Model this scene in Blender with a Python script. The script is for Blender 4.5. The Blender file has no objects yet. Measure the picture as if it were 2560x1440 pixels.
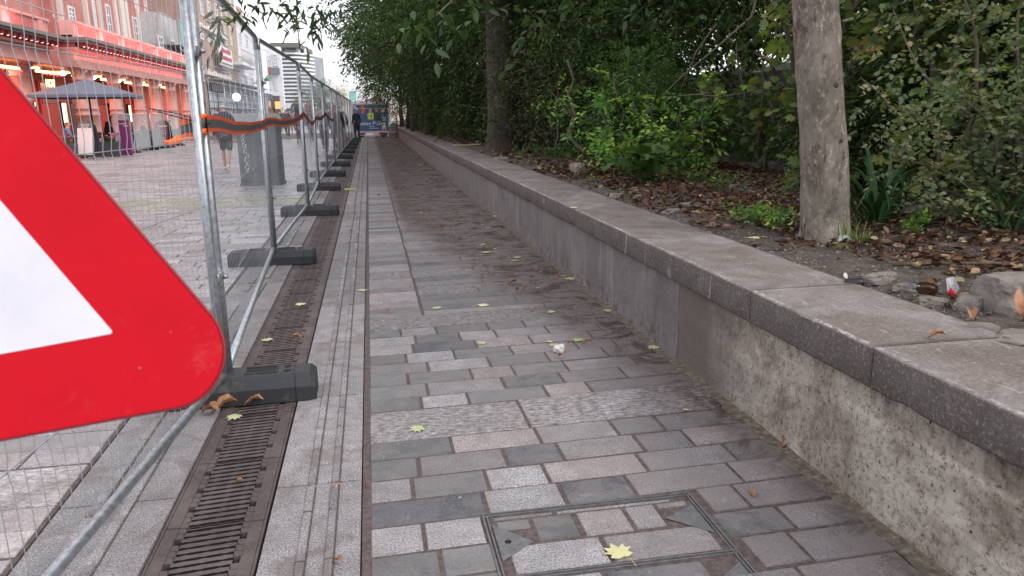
import bpy, math, random
import numpy as np
from mathutils import Vector, Matrix, noise
random.seed(7); RNG = np.random.default_rng(7)
SC = bpy.context.scene; COL = SC.collection
# ------------------------------------------------------------------ camera
IMG_F = 1900.0; CAM_H = 1.36
AX = Vector((0.98327737, -0.05412982, 0.17388382)); AY = Vector((-0.181603, -0.21994141, 0.95846029)); AZ = Vector((-0.01363703, -0.97401013, -0.22609355))
def cam_to_world(c):                      # c: x right, y down, z forward
    return Vector((AX.dot(c), AY.dot(c), AZ.dot(c)))
cam_d = bpy.data.cameras.new('camera'); cam = bpy.data.objects.new('camera', cam_d); COL.objects.link(cam)
cam_d.sensor_width = 36; cam_d.lens = 36 * IMG_F / 2560; cam_d.clip_start = .05; cam_d.clip_end = 3000
r = cam_to_world(Vector((1, 0, 0))); u = cam_to_world(Vector((0, -1, 0))); b = cam_to_world(Vector((0, 0, -1)))
M = Matrix((r, u, b)).transposed().to_4x4(); M.translation = (0, 0, CAM_H); cam.matrix_world = M
cam_d.dof.use_dof = True; cam_d.dof.focus_distance = 5.0; cam_d.dof.aperture_fstop = 11.5
SC.camera = cam
# ------------------------------------------------------------------ light
W = bpy.data.worlds.new('World'); SC.world = W; W.use_nodes = True
nt = W.node_tree; sky = nt.nodes.new('ShaderNodeTexSky'); sky.sky_type = 'NISHITA'; sky.sun_disc = False
SUN_EL = math.radians(42); SUN_ROT = math.radians(128)
sky.sun_elevation = SUN_EL; sky.sun_rotation = SUN_ROT; sky.air_density = 1.0; sky.dust_density = 1.5
hs = nt.nodes.new('ShaderNodeHueSaturation'); hs.inputs['Saturation'].default_value = .22
nt.links.new(sky.outputs[0], hs.inputs['Color'])
cl = nt.nodes.new('ShaderNodeMix'); cl.data_type = 'RGBA'; cl.inputs[0].default_value = .72; cl.inputs[7].default_value = (9.6, 9.5, 10.2, 1)   # even white cloud cover
nt.links.new(hs.outputs[0], cl.inputs[6]); nt.links.new(cl.outputs[2], nt.nodes['Background'].inputs[0])
nt.nodes['Background'].inputs[1].default_value = 0.13
sd = bpy.data.lights.new('sun', 'SUN'); sd.energy = 1.5; sd.angle = math.radians(25); sd.color = (1, .96, .92)
so = bpy.data.objects.new('sun', sd); COL.objects.link(so)
sv = Vector((math.sin(SUN_ROT) * math.cos(SUN_EL), math.cos(SUN_ROT) * math.cos(SUN_EL), math.sin(SUN_EL)))
so.rotation_euler = sv.to_track_quat('Z', 'Y').to_euler()
SC.view_settings.view_transform = 'Standard'; SC.view_settings.look = 'None'; SC.view_settings.gamma = 1
SC.view_settings.exposure = 0.58
SC.cycles.max_bounces = 6; SC.cycles.transparent_max_bounces = 12; SC.cycles.use_denoising = True
# ------------------------------------------------------------------ helpers
def tag(o, label=None, cat=None, group=None, kind=None):
    if label: o['label'] = label
    if cat: o['category'] = cat
    if group: o['group'] = group
    if kind: o['kind'] = kind
    return o
def empty(name, loc=(0, 0, 0), label=None, cat=None, group=None, rz=0):
    o = bpy.data.objects.new(name, None); COL.objects.link(o); o.location = loc; o.rotation_euler = (0, 0, rz)
    o.empty_display_size = .1
    return tag(o, label, cat, group)
def copy_tree(o, parent=None):
    c = o.copy(); COL.objects.link(c)
    if parent is not None: c.parent = parent
    for ch in list(o.children): copy_tree(ch, c)
    return c
class MB:
    def __init__(s): s.v = []; s.f = []; s.m = []; s.sm = []
    def add(s, vs, fs, m=0, smooth=False):
        k = len(s.v); s.v += [tuple(p) for p in vs]; s.f += [tuple(i + k for i in f) for f in fs]
        s.m += [m] * len(fs); s.sm += [smooth] * len(fs); return s
    def box(s, x0, x1, y0, y1, z0, z1, m=0, top_in=0):
        t = top_in
        vs = [(x0, y0, z0), (x1, y0, z0), (x1, y1, z0), (x0, y1, z0), (x0 + t, y0 + t, z1), (x1 - t, y0 + t, z1), (x1 - t, y1 - t, z1), (x0 + t, y1 - t, z1)]
        return s.add(vs, [(3, 2, 1, 0), (4, 5, 6, 7), (0, 1, 5, 4), (1, 2, 6, 5), (2, 3, 7, 6), (3, 0, 4, 7)], m)
    def obox(s, c, ax, hx, hy, hz, m=0):   # oriented box; ax = 3 unit vectors
        c = Vector(c); vs = []
        for dz in (-1, 1):
            for dx, dy in ((-1, -1), (1, -1), (1, 1), (-1, 1)):
                vs.append(c + ax[0] * dx * hx + ax[1] * dy * hy + ax[2] * dz * hz)
        return s.add(vs, [(3, 2, 1, 0), (4, 5, 6, 7), (0, 1, 5, 4), (1, 2, 6, 5), (2, 3, 7, 6), (3, 0, 4, 7)], m)
    def tube(s, pts, rad, n=8, m=0, cap=True, smooth=True):
        pts = [Vector(p) for p in pts]; N = len(pts)
        rad = rad if isinstance(rad, (list, tuple)) else [rad] * N
        vs = []; a = None
        for i, p in enumerate(pts):
            t = (pts[min(i + 1, N - 1)] - pts[max(i - 1, 0)]).normalized()
            if a is None:
                a = t.orthogonal().normalized()
            else:
                a = (a - t * a.dot(t)); a = a.normalized() if a.length > 1e-6 else t.orthogonal().normalized()
            bb = t.cross(a)
            for k in range(n):
                an = 2 * math.pi * k / n
                vs.append(p + (a * math.cos(an) + bb * math.sin(an)) * rad[i])
        fs = [(i * n + k, i * n + (k + 1) % n, (i + 1) * n + (k + 1) % n, (i + 1) * n + k) for i in range(N - 1) for k in range(n)]
        s.add(vs, fs, m, smooth)
        if cap:
            k0 = len(s.v) - n * N
            s.f.append(tuple(k0 + k for k in range(n))[::-1]); s.m.append(m); s.sm.append(False)
            s.f.append(tuple(k0 + (N - 1) * n + k for k in range(n))); s.m.append(m); s.sm.append(False)
        return s
    def lathe(s, c, prof, n=16, m=0, smooth=True, sx=1, sy=1):
        vs = [(c[0] + r_ * sx * math.cos(2 * math.pi * k / n), c[1] + r_ * sy * math.sin(2 * math.pi * k / n), c[2] + z) for r_, z in prof for k in range(n)]
        fs = [(i * n + k, i * n + (k + 1) % n, (i + 1) * n + (k + 1) % n, (i + 1) * n + k) for i in range(len(prof) - 1) for k in range(n)]
        s.add(vs, fs, m, smooth)
        k0 = len(s.v) - n * len(prof)
        s.f.append(tuple(k0 + k for k in range(n))[::-1]); s.m.append(m); s.sm.append(False)
        s.f.append(tuple(k0 + (len(prof) - 1) * n + k for k in range(n))); s.m.append(m); s.sm.append(False)
        return s
    def prism(s, poly, d, m=0):            # poly: list of 3-d points (planar), extruded by vector d
        n = len(poly); d = Vector(d); vs = [Vector(p) for p in poly] + [Vector(p) + d for p in poly]
        return s.add(vs, [tuple(range(n))[::-1], tuple(range(n, 2 * n))] + [(i, (i + 1) % n, n + (i + 1) % n, n + i) for i in range(n)], m)
    def build(s, name, mats, parent=None, bevel=0, loc=None):
        me = bpy.data.meshes.new(name); me.from_pydata(s.v, [], s.f)
        if not isinstance(mats, (list, tuple)): mats = [mats]
        for q in mats: me.materials.append(q)
        me.polygons.foreach_set('material_index', s.m); me.polygons.foreach_set('use_smooth', s.sm); me.update()
        o = bpy.data.objects.new(name, me); COL.objects.link(o)
        if parent: o.parent = parent
        if loc: o.location = loc
        if bevel:
            bm_ = o.modifiers.new('bevel', 'BEVEL'); bm_.width = bevel; bm_.segments = 2; bm_.limit_method = 'ANGLE'; bm_.angle_limit = math.radians(40)
        return o
def fattr(o, name, vals):
    a = o.data.attributes.new(name, 'FLOAT', 'FACE'); a.data.foreach_set('value', np.asarray(vals, dtype=np.float32)); return o
def ray(px, py): return cam_to_world(Vector((px - 1280, py - 720, IMG_F)))
def atY(px, py, Y): r_ = ray(px, py); return Vector((0, 0, CAM_H)) + r_ * (Y / r_.y)
def atX(px, py, X): r_ = ray(px, py); return Vector((0, 0, CAM_H)) + r_ * (X / r_.x)
def atZ(px, py, z=0.0): r_ = ray(px, py); return Vector((0, 0, CAM_H)) + r_ * ((z - CAM_H) / r_.z)
# ------------------------------------------------------------------ materials
class NM:
    def __init__(s, name):
        s.m = bpy.data.materials.new(name); s.m.use_nodes = True; s.t = s.m.node_tree; s.b = s.t.nodes['Principled BSDF']; s.out = s.t.nodes['Material Output']
        s.co = None
    def n(s, ty, **kw):
        nd = s.t.nodes.new(ty)
        for k, v in kw.items():
            if hasattr(nd, k): setattr(nd, k, v)
            else: nd.inputs[k.replace('_', ' ')].default_value = v
        return nd
    def L(s, a, b): s.t.links.new(a, b)
    def coord(s):
        if not s.co: s.co = s.n('ShaderNodeNewGeometry').outputs['Position']
        return s.co
    def noise(s, scale, detail=4, rough=.6, vec=None, dist=0):
        nd = s.n('ShaderNodeTexNoise', Scale=scale, Detail=detail, Roughness=rough, Distortion=dist); s.L(vec or s.coord(), nd.inputs['Vector']); return nd.outputs[0]
    def mapv(s, scale, vec=None):
        nd = s.n('ShaderNodeMapping'); nd.inputs['Scale'].default_value = scale; s.L(vec or s.coord(), nd.inputs['Vector']); return nd.outputs[0]
    def ramp(s, fac, stops):
        nd = s.n('ShaderNodeValToRGB'); cr = nd.color_ramp
        while len(cr.elements) < len(stops): cr.elements.new(.5)
        for e, (p, c) in zip(cr.elements, stops): e.position = p; e.color = (c[0], c[1], c[2], 1) if isinstance(c, (tuple, list)) else (c, c, c, 1)
        s.L(fac, nd.inputs[0]); return nd.outputs[0]
    def mix(s, fac, a, b, mode='MIX'):
        nd = s.n('ShaderNodeMix', data_type='RGBA', blend_type=mode)
        for i, v in ((0, fac), (6, a), (7, b)):
            if hasattr(v, 'links') or hasattr(v, 'is_linked'): s.L(v, nd.inputs[i])
            elif i == 0: nd.inputs[0].default_value = v
            else: nd.inputs[i].default_value = (v[0], v[1], v[2], 1)
        return nd.outputs[2]
    def math(s, op, a, b=0, c=None):
        nd = s.n('ShaderNodeMath', operation=op)
        for i, v in enumerate((a, b, c)):
            if v is None: continue
            if hasattr(v, 'is_linked'): s.L(v, nd.inputs[i])
            else: nd.inputs[i].default_value = v
        return nd.outputs[0]
    def attr(s, name): return s.n('ShaderNodeAttribute', attribute_name=name).outputs['Fac']
    def col(s, c):
        if hasattr(c, 'is_linked'): s.L(c, s.b.inputs['Base Color'])
        else: s.b.inputs['Base Color'].default_value = (c[0], c[1], c[2], 1)
    def set(s, **kw):
        for k, v in kw.items():
            i = s.b.inputs[k.replace('_', ' ')]
            if hasattr(v, 'is_linked'): s.L(v, i)
            else: i.default_value = v
    def bump(s, h, strength=.3, dist=.01):
        nd = s.n('ShaderNodeBump', Strength=strength, Distance=dist); s.L(h, nd.inputs['Height']); s.L(nd.outputs[0], s.b.inputs['Normal'])
def sh(c, k): return tuple(min(1, x * k) for x in c)
def plain(name, c, rough=.6, metal=0, var=.15, scale=8, bump=0, emit=0, dirt=None):
    q = NM(name); n1 = q.noise(scale, 5, .65)
    cc = q.ramp(n1, [(.3, sh(c, 1 - var)), (.7, sh(c, 1 + var))])
    if dirt: cc = q.mix(q.ramp(q.noise(scale * .4, 6, .7), [(.5, 0.), (.68, .7)]), cc, dirt)
    q.col(cc); q.set(Roughness=rough, Metallic=metal)
    if bump: q.bump(q.noise(scale * 6, 4, .6), bump, .004)
    if emit:
        q.set(Emission_Strength=emit); q.b.inputs['Emission Color'].default_value = (c[0], c[1], c[2], 1)
    return q.m
def stone_mat(name, c, speck=.35, fine=150, rough=.85, bump=.15, wavy=False, dirt=True, spec=.12):
    q = NM(name); t = q.attr('tint')
    base = q.ramp(t, [(0, sh(c, .80)), (1, sh(c, 1.2))])
    big = q.ramp(q.noise(9, 5, .6), [(.3, .78), (.7, 1.14)])
    sp = q.ramp(q.noise(fine, 3, .7), [(.38, 1 - speck), (.5, 1), (.62, 1 + speck)])
    cc = q.mix(1, base, big, 'MULTIPLY'); cc = q.mix(1, cc, sp, 'MULTIPLY')
    # worn white flecks and gum marks
    fl = q.ramp(q.noise(26, 2, .5), [(.735, 0.), (.76, .5)]); cc = q.mix(fl, cc, (.5, .48, .46))
    dk = q.ramp(q.noise(60, 3, .7), [(.26, .6), (.33, 0.)]); cc = q.mix(dk, cc, (.05, .04, .038))
    if dirt:
        sx = q.n('ShaderNodeSeparateXYZ'); q.L(q.coord(), sx.inputs[0])
        # reddish brown soil and leaf dust washed against the planter wall, further down the path
        g = q.math('MULTIPLY_ADD', sx.outputs[0], .75, -.72)
        g2 = q.ramp(q.math('MULTIPLY', sx.outputs[1], .05), [(.17, 0.), (.34, 1.), (.6, 1.), (1, .95)])
        g3 = q.ramp(q.math('MULTIPLY', q.math('ADD', sx.outputs[0], .1), .5), [(0.04, .08), (.19, .28), (.24, .6), (.5, .95), (.8, 1.)])
        n_ = q.ramp(q.noise(1.6, 6, .7, dist=1.2), [(.3, .4), (.55, 1)])
        yy_ = q.math('MINIMUM', q.math('MULTIPLY', q.math('ADD', sx.outputs[1], -5.), .16), 1.0)
        wv = q.math('ADD', q.math('ADD', sx.outputs[0], yy_), q.math('MULTIPLY', q.noise(1.5, 5, .7, dist=.8), .5))
        wr = q.n('ShaderNodeMapRange'); wr.interpolation_type = 'SMOOTHSTEP'; wr.inputs[1].default_value = 1.12; wr.inputs[2].default_value = 1.6; q.L(wv, wr.inputs[0])
        cw = q.n('ShaderNodeMapRange'); cw.inputs[1].default_value = .26; cw.inputs[2].default_value = .42; cw.inputs[3].default_value = .12; cw.inputs[4].default_value = 1.; q.L(sx.outputs[0], cw.inputs[0])
        pn = q.ramp(q.noise(3.5, 6, .75), [(.34, .7), (.48, 1.)])
        mk = q.math('MULTIPLY', q.math('MULTIPLY', wr.outputs[0], cw.outputs[0]), pn)
        cc = q.mix(mk, cc, q.ramp(q.noise(9, 6, .75), [(.35, (.050, .033, .029)), (.65, (.105, .076, .068))]))
        edge = q.ramp(q.math('ADD', sx.outputs[0], q.math('MULTIPLY', q.noise(5, 4, .7), .16)), [(0, 0.), (.1, 0.), (1, 0.)])
        w = q.n('ShaderNodeMapRange'); w.inputs[1].default_value = 1.45; w.inputs[2].default_value = 1.68; w.inputs[4].default_value = .8
        q.L(q.math('ADD', sx.outputs[0], q.math('MULTIPLY', q.noise(6, 4, .7), .14)), w.inputs[0])
        cc = q.mix(w.outputs[0], cc, (.06, .045, .04))
        # thin brown film in patches
        fx = q.ramp(q.math('MULTIPLY', sx.outputs[0], .6), [(0, .35), (.5, .8), (.9, 1.)]); film = q.math('MULTIPLY', q.ramp(q.noise(3.0, 7, .78, dist=.9), [(.44, 0.), (.50, .55), (.62, .62)]), fx); cc = q.mix(film, cc, (.205, .18, .173)); wsh = q.math('MULTIPLY', q.ramp(q.noise(5.2, 7, .8, dist=1.5), [(.58, 0.), (.64, .5)]), fx); cc = q.mix(wsh, cc, (.30, .27, .255))
    else:
        film = q.ramp(q.noise(4.5, 6, .75, dist=.8), [(.5, 0.), (.62, .55)]); cc = q.mix(film, cc, (.13, .10, .09))
    q.col(cc); q.set(Roughness=rough); q.b.inputs['Specular IOR Level'].default_value = spec
    if wavy:
        h = q.noise(1, 4, .75, vec=q.mapv((26, 60, 1))); cc2 = q.ramp(h, [(.36, .45), (.5, .95), (.62, 1.45)])
        q.col(q.mix(1, cc, cc2, 'MULTIPLY')); q.bump(h, .6, .012)
    else: q.bump(q.noise(fine * .5, 4, .7), bump, .004)
    return q.m
ST = dict(L=stone_mat('granite_light', (.255, .247, .253), .5), M=stone_mat('granite_mid', (.205, .196, .2), .38),
          D=stone_mat('slate_green', (.142, .143, .145), .18, 130), K=stone_mat('slate_blue', (.094, .098, .108), .2, 100, bump=.3),
          P=stone_mat('granite_pink', (.25, .22, .22), .42), R=stone_mat('granite_riven', (.235, .222, .224), .25, 150, wavy=True))
STK = list(ST); STM = [ST[k] for k in STK]
PLZ = [stone_mat('plaza_' + n_, c_, sp_, 120, .42, dirt=False, wavy=w_, spec=.7) for n_, c_, sp_, w_ in (('light', (.33, .322, .335), .45, 0), ('mid', (.26, .252, .262), .35, 0), ('slate', (.165, .168, .172), .2, 0), ('blue', (.11, .117, .125), .2, 0), ('pink', (.31, .28, .28), .35, 0), ('riven', (.29, .277, .28), .25, 1))]  # lighter copies of the path stones, standing in for sky sheen on the plaza
q = NM('mortar'); q.col(q.ramp(q.noise(40, 4, .7), [(.3, (.04, .029, .026)), (.7, (.13, .10, .092))])); q.set(Roughness=.95); q.bump(q.noise(200), .5, .004); MORTAR = q.m
GRAN = stone_mat('granite_edging', (.232, .222, .225), .5, 150, dirt=False)
q = NM('cast_iron'); q.col(q.mix(q.ramp(q.noise(5, 6, .7), [(.45, 0.), (.65, .8)]), q.ramp(q.noise(150, 3), [(.3, (.050, .036, .034)), (.7, (.10, .075, .072))]), (.13, .10, .095))); q.set(Roughness=.7, Metallic=.25); q.bump(q.noise(120, 4, .7), .35, .003); IRON = q.m
VOID = plain('void_shade', (.006, .005, .005), .9, var=.3)  # near-black colour stands in for the shade inside channel and holes
q = NM('galvanised'); sc_ = q.noise(40, 4, .6); q.col(q.ramp(sc_, [(.3, (.30, .33, .36)), (.7, (.55, .58, .61))])); q.set(Metallic=.85, Roughness=q.ramp(q.noise(25), [(.3, .32), (.7, .55)])); GALV = q.m
q = NM('wire'); q.col((.33, .35, .38)); q.set(Metallic=.4, Roughness=.5); WIRE = q.m
q = NM('rubber'); q.col(q.mix(q.ramp(q.noise(9, 6, .75), [(.56, 0.), (.66, .45)]), (.020, .022, .026), (.10, .085, .072))); q.set(Roughness=.62); q.bump(q.noise(60, 5), .25, .004); RUBBER = q.m
# ------------------------------------------------------------------ paving
class Slabs:
    def __init__(s): s.mb = MB(); s.t = []
    def slab(s, x0, x1, y0, y1, ty, skew=.03, gap=.0055, z=0.0):
        if x1 - x0 < .02: return
        dz = random.uniform(-.0022, .0018); g = gap * random.uniform(.7, 1.3)
        g *= .85; x0 += g; x1 -= g; y0 += g * .8; y1 -= g * .8; i = .005; skew = skew + random.uniform(-.006, .006)
        def P(x, y, zz): return (x, y + skew * x, zz)
        vs = [P(x0, y0, z - .008), P(x1, y0, z - .008), P(x1, y1, z - .008), P(x0, y1, z - .008), P(x0 + i, y0 + i, z + dz), P(x1 - i, y0 + i, z + dz), P(x1 - i, y1 - i, z + dz), P(x0 + i, y1 - i, z + dz)]
        s.mb.add(vs, [(4, 5, 6, 7), (0, 1, 5, 4), (1, 2, 6, 5), (2, 3, 7, 6), (3, 0, 4, 7)], STK.index(ty)); s.t += [random.random()] * 5
    def build(s, name, kind='structure', ms=None):
        o = s.mb.build(name, ms or STM); fattr(o, 'tint', s.t); return tag(o, kind=kind)
ROWS = [(4.79, 5.097, [], 'R'), (4.613, 4.79, [0.13, 0.354, 0.691, 0.935, 1.274], 'DLDDMM'), (4.436, 4.613, [0.213, 0.487, 0.716, 1.051, 1.394], 'LDLMMM'), (4.258, 4.436, [0.188, 0.564, 0.904, 1.288], 'LKPMM'), (4.085, 4.258, [0.138, 0.415, 0.751, 1.146, 1.385], 'DLDMMM'), (3.907, 4.085, [0.25, 0.59, 0.928, 1.274], 'MLDMM'), (3.734, 3.907, [0.131, 0.467, 0.697, 0.991, 1.386], 'DDPMMD'), (3.551, 3.734, [0.219, 0.611, 0.921, 1.266], 'DLDMM'), (3.389, 3.551, [0.177, 0.407, 0.797, 1.024], 'DLDPM'), (3.046, 3.389, [0.633], 'RR'), (2.875, 3.046, [0.271, 0.645, 0.99, 1.206], 'DPMDD'), (2.7, 2.875, [0.122, 0.472, 0.7, 1.045, 1.265], 'DMKMMP'), (2.531, 2.7, [0.089, 0.369, 0.601, 0.994, 1.376], 'LDLPMD'), (2.359, 2.531, [0.337, 0.623, 0.888, 1.314], 'KLKMP'), (2.186, 2.359, [0.107, 0.311, 1.103, 1.251], 'LLcMP'), (2.028, 2.186, [0.148, 0.321, 1.085, 1.33], 'DDcDM'), (1.85, 2.028, [0.187, 0.329, 1.113, 1.281], 'MDcMM')]
GX = -.072; WX = 1.612
sl = Slabs()
for y0, y1, js, ty in ROWS:
    xs = [GX] + js + [WX + .02]
    for k, t in enumerate(ty):
        if t == 'c': continue
        sl.slab(xs[k], xs[k + 1], y0, y1, t)
y = 1.85
while y > -.5:                                   # rows under and behind the camera
    x = GX
    while x < WX: w = random.uniform(.2, .42); sl.slab(x, min(x + w, WX + .02), y - .172, y, random.choice('LDMPMMD')); x += w
    y -= .172
y = 5.097; k = 0
while y < 60:                                    # far rows: a narrow column by the channel and long slabs beside it
    rr = (k % 9) in (8,); h = .30 if rr else .172 * random.choice((1, 1, 1, .8, .6))
    ty = 'R' if rr else random.choice('LMDPLMMLD'); sl.slab(GX, .295, y, y + h, ty, gap=.004)
    x = .305 if not rr else .295
    while x < WX: w = random.uniform(.45, 1.1); sl.slab(x, min(x + w, WX + .02), y, y + h, 'R' if rr else random.choice('MDMMPRD'), gap=.004); x += w
    y += h; k += 1
path = sl.build('paved_path')
pm = MB(); pm.box(-.095, WX + .3, -1, 60, -.06, -.0042); tag(pm.build('path_mortar_bed', MORTAR), kind='structure')
# plaza on the street side of the fence
sl = Slabs(); y = -.5; k = 0
while y < 46:
    rr = (k % 7) in (3,); h = .34 if rr else .172
    if y > 16: h *= 1.6
    x = -1.18 - random.uniform(0, .1) * 0
    lim = -2.2 - max(0, y) * .34 - 1.2
    while x > max(lim, -11.5):
        w = random.uniform(.22, .5) * (1.6 if y > 16 else 1) * (1.8 if rr else 1)
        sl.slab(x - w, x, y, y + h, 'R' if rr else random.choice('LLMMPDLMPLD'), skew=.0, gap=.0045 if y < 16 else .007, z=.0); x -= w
    y += h; k += 1
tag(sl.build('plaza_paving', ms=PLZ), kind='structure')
pm = MB(); pm.box(-12.2, -1.17, -1, 60, -.06, -.0046); tag(pm.build('plaza_mortar_bed', MORTAR), kind='structure')
q = NM('street'); q.col(q.ramp(q.noise(1.2, 6, .7), [(.3, (.33, .325, .34)), (.7, (.43, .42, .44))])); q.set(Roughness=.45); q.bump(q.noise(30), .3, .01)
g = MB(); g.add([(-400, -60, -.08), (500, -60, -.08), (500, 900, -.08), (-400, 900, -.08)], [(0, 1, 2, 3)]); tag(g.build('ground', q.m), kind='structure')
# moss patch sprayed on the plaza
q = NM('yellow_moss'); nn = q.noise(5, 6, .75); a_ = q.ramp(nn, [(.5, 0.), (.58, .55)]); q.col((.42, .45, .16)); q.L(a_, q.b.inputs['Alpha']); q.set(Roughness=.9)
def disc(cx, cy, rx, ry, z, n=28):
    return [(cx + rx * math.cos(2 * math.pi * i / n) * (1 + .12 * math.sin(3 * i)), cy + ry * math.sin(2 * math.pi * i / n) * (1 + .1 * math.cos(5 * i)), z) for i in range(n)]
mm = MB(); pts = disc(-3.3, 12.9, 2.5, 1.0, .0035); mm.add(pts, [tuple(range(len(pts)))]); tag(mm.build('moss_stain', q.m), kind='structure')
# granite edging strips with raised ribs, each side of the channel
def edging(name, x0, x1, ribs, skip=lambda y, i: False):
    mb = MB(); gr = MB(); t = []
    y = -1.0
    while y < 60:
        L_ = .93
        mb.box(x0, x1, y + .002, y + L_ - .002, -.05, 0, 0, .002)
        yy = y
        while yy < y + L_ - .05:
            s_ = min(random.choice((.19, .22, .25, .31)), y + L_ - yy)
            for i, (a, b_) in enumerate(ribs):
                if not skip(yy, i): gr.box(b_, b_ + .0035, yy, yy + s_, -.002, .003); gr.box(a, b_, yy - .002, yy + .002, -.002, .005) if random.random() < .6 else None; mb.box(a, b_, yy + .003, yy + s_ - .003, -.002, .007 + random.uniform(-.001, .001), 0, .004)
            yy += s_
        y += L_
    tag(gr.build('rib_shadow_and_joints', MORTAR), kind='structure')  # strips beside ribs stand in for their shadow line; cross strips are joints
    o = mb.build(name, GRAN); fattr(o, 'tint', np.repeat(RNG.random(len(mb.f) // 6 + 1), 6)[:len(mb.f)]); return tag(o, kind='structure')
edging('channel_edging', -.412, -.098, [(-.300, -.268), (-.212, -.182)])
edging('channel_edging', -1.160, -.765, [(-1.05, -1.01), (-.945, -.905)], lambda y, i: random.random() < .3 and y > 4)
# drainage channel: cast-iron gratings over a near-black box standing in for shade
dg = MB(); dg.box(-.762, -.415, -1, 60, -.16, -.05); tag(dg.build('drain_channel', VOID), kind='structure')
def grating(y0, full=True):
    mb = MB(); x0, x1 = -.757, -.42; L_ = .497; z = -.004
    mb.box(x0, x0 + .008, y0, y0 + L_, -.05, z + .002); mb.box(x1 - .008, x1, y0, y0 + L_, -.05, z + .002)
    n = 14; p = L_ / n
    for i in range(n + 1):
        yy = y0 + i * p
        hh = p * .30 if 0 < i < n else p * .22
        # bar across, waisted in three places like the slots in the photograph
        a, b_ = x0 + .075, x1 - .075
        segs = 6
        vs = []; fs = []
        for k in range(segs * 2 + 1):
            xx = a + (b_ - a) * k / (segs * 2); w = hh * (1.22 if k % 4 == 2 else .95)
            sk = .02 * (xx - (a + b_) / 2) / (b_ - a)
            for dy, zz in ((-w, -.035), (-w, z - .001), (-w + .0025, z), (w - .0025, z), (w, z - .001), (w, -.035)): vs.append((xx, yy + dy + sk, zz))
        fs = [(k * 6 + j, k * 6 + j + 1, (k + 1) * 6 + j + 1, (k + 1) * 6 + j) for j in (1, 2, 3) for k in range(segs * 2)]; fs2 = [(k * 6 + j, k * 6 + j + 1, (k + 1) * 6 + j + 1, (k + 1) * 6 + j) for j in (0, 4) for k in range(segs * 2)]
        mb.add(vs, fs, 0); k0 = len(mb.v) - len(vs)
        for f_ in fs2: mb.f.append(tuple(i_ + k0 for i_ in f_)); mb.m.append(1); mb.sm.append(False)  # bar sides coloured near-black to deepen the shade in the slots
    mb.box(x0 + .010, x0 + .052, y0 + .002, y0 + L_ - .002, -.04, z + .0012); mb.box(x1 - .052, x1 - .010, y0 + .002, y0 + L_ - .002, -.04, z + .0012)
    for s_, (a, b_) in ((0, (x0 + .052, x0 + .079)), (1, (x1 - .079, x1 - .052))):
        for i in range(n):
            yy = y0 + (i + .5) * p
            if i % 4 != 3: mb.box(a, b_, yy - p * .48, yy + p * .48, -.04, z, 0, .001)
    return mb
gparts = [grating(0).build('drain_grating', [IRON, VOID])]
tag(gparts[0], 'rusty brown cast iron drain grating, one of the row between the granite edging strips', 'drain grating', 'cast iron gratings along the drain channel')
gparts[0].location = (0, 1.0, 0)
for i in range(1, 90):
    o = gparts[0].copy(); COL.objects.link(o); o.location = (0, 1.0 + i * .5, 0)
# access cover with inset paving
cov = empty('access_cover', (.70, 2.1, 0), 'recessed steel access cover filled with paving slabs, near the bottom of the picture', 'access cover')
STEEL = plain('worn_steel', (.125, .128, .134), .6, .2, .35, 30, .2, dirt=(.16, .135, .12))
mb = MB()
def PC(x, y): return (x - .70, y - 2.1)
cx0, cx1 = .312, 1.075
fr = [(cx0, 2.372, cx1, 2.396)]
def slant(x): return .03 * x - .02
for (xa, xb, ya, yb) in ((cx0, cx1, 2.369, 2.374), (cx0, cx1, 2.354, 2.359), (cx0, cx1, 1.991, 1.996), (cx0, cx1, 1.977, 1.982), (cx0, cx0 + .006, 1.3, 2.375), (cx0 + .013, cx0 + .018, 1.3, 2.36), (cx1 - .006, cx1, 1.3, 2.375), (cx1 - .018, cx1 - .013, 1.3, 2.36)):
    a = PC(xa, ya); c_ = PC(xb, yb); mb.box(a[0], c_[0], a[1], c_[1], -.03, .0012 if xb - xa < .1 else .0018)
mb.build('frame', STEEL, cov)
mb = MB(); mb.add([(*PC(cx0 + .025, 2.30), .0), (*PC(.455, 2.17), .0), (*PC(cx0 + .025, 2.08), .0)], [(0, 1, 2)]); mb.build('corner_plate', STEEL, cov); mb = MB(); mb.add([(*PC(cx1 - .025, 2.29), 0.), (*PC(cx1 - .025, 2.10), 0.), (*PC(.925, 2.22), 0.)], [(0, 1, 2)][0:1])
mb.build('corner_plate', STEEL, cov); mb = MB(); mb.add([(*PC(cx1 - .025, 1.93), 0.), (*PC(.95, 1.86), 0.), (*PC(cx1 - .025, 1.75), 0.)], [(0, 1, 2)]); mb.build('corner_plate', STEEL, cov)
mb = MB(); mb.lathe((*PC(.372, 2.185), -.004), [(.011, 0), (.011, .0055)], 12); mb.build('keyhole', VOID, cov)
s2 = Slabs()
for (xa, xb, ya, yb, t) in ((cx0 + .03, .56, 2.325, 2.347, 'M'), (.565, .99, 2.325, 2.347, 'L'), (.47, .62, 2.17, 2.32, 'D'), (cx0 + .035, .47, 2.255, 2.32, 'D'), (.63, .80, 2.17, 2.32, 'P'), (.805, .92, 2.17, 2.32, 'L'), (.92, 1.04, 2.28, 2.32, 'M'), (cx0 + .05, .67, 2.005, 2.16, 'L'), (.675, 1.04, 2.005, 2.16, 'M'), (cx0 + .03, .62, 1.82, 1.97, 'L'), (.625, .94, 1.82, 1.97, 'K'), (cx0 + .03, .8, 1.5, 1.81, 'L'), (.8, 1.04, 1.5, 1.74, 'D')):
    s2.slab(xa, xb, ya, yb, t, skew=0, gap=.004)
o = s2.mb.build('paving_inset', STM, cov, loc=(-.70, -2.1, 0)); fattr(o, 'tint', s2.t)
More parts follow.
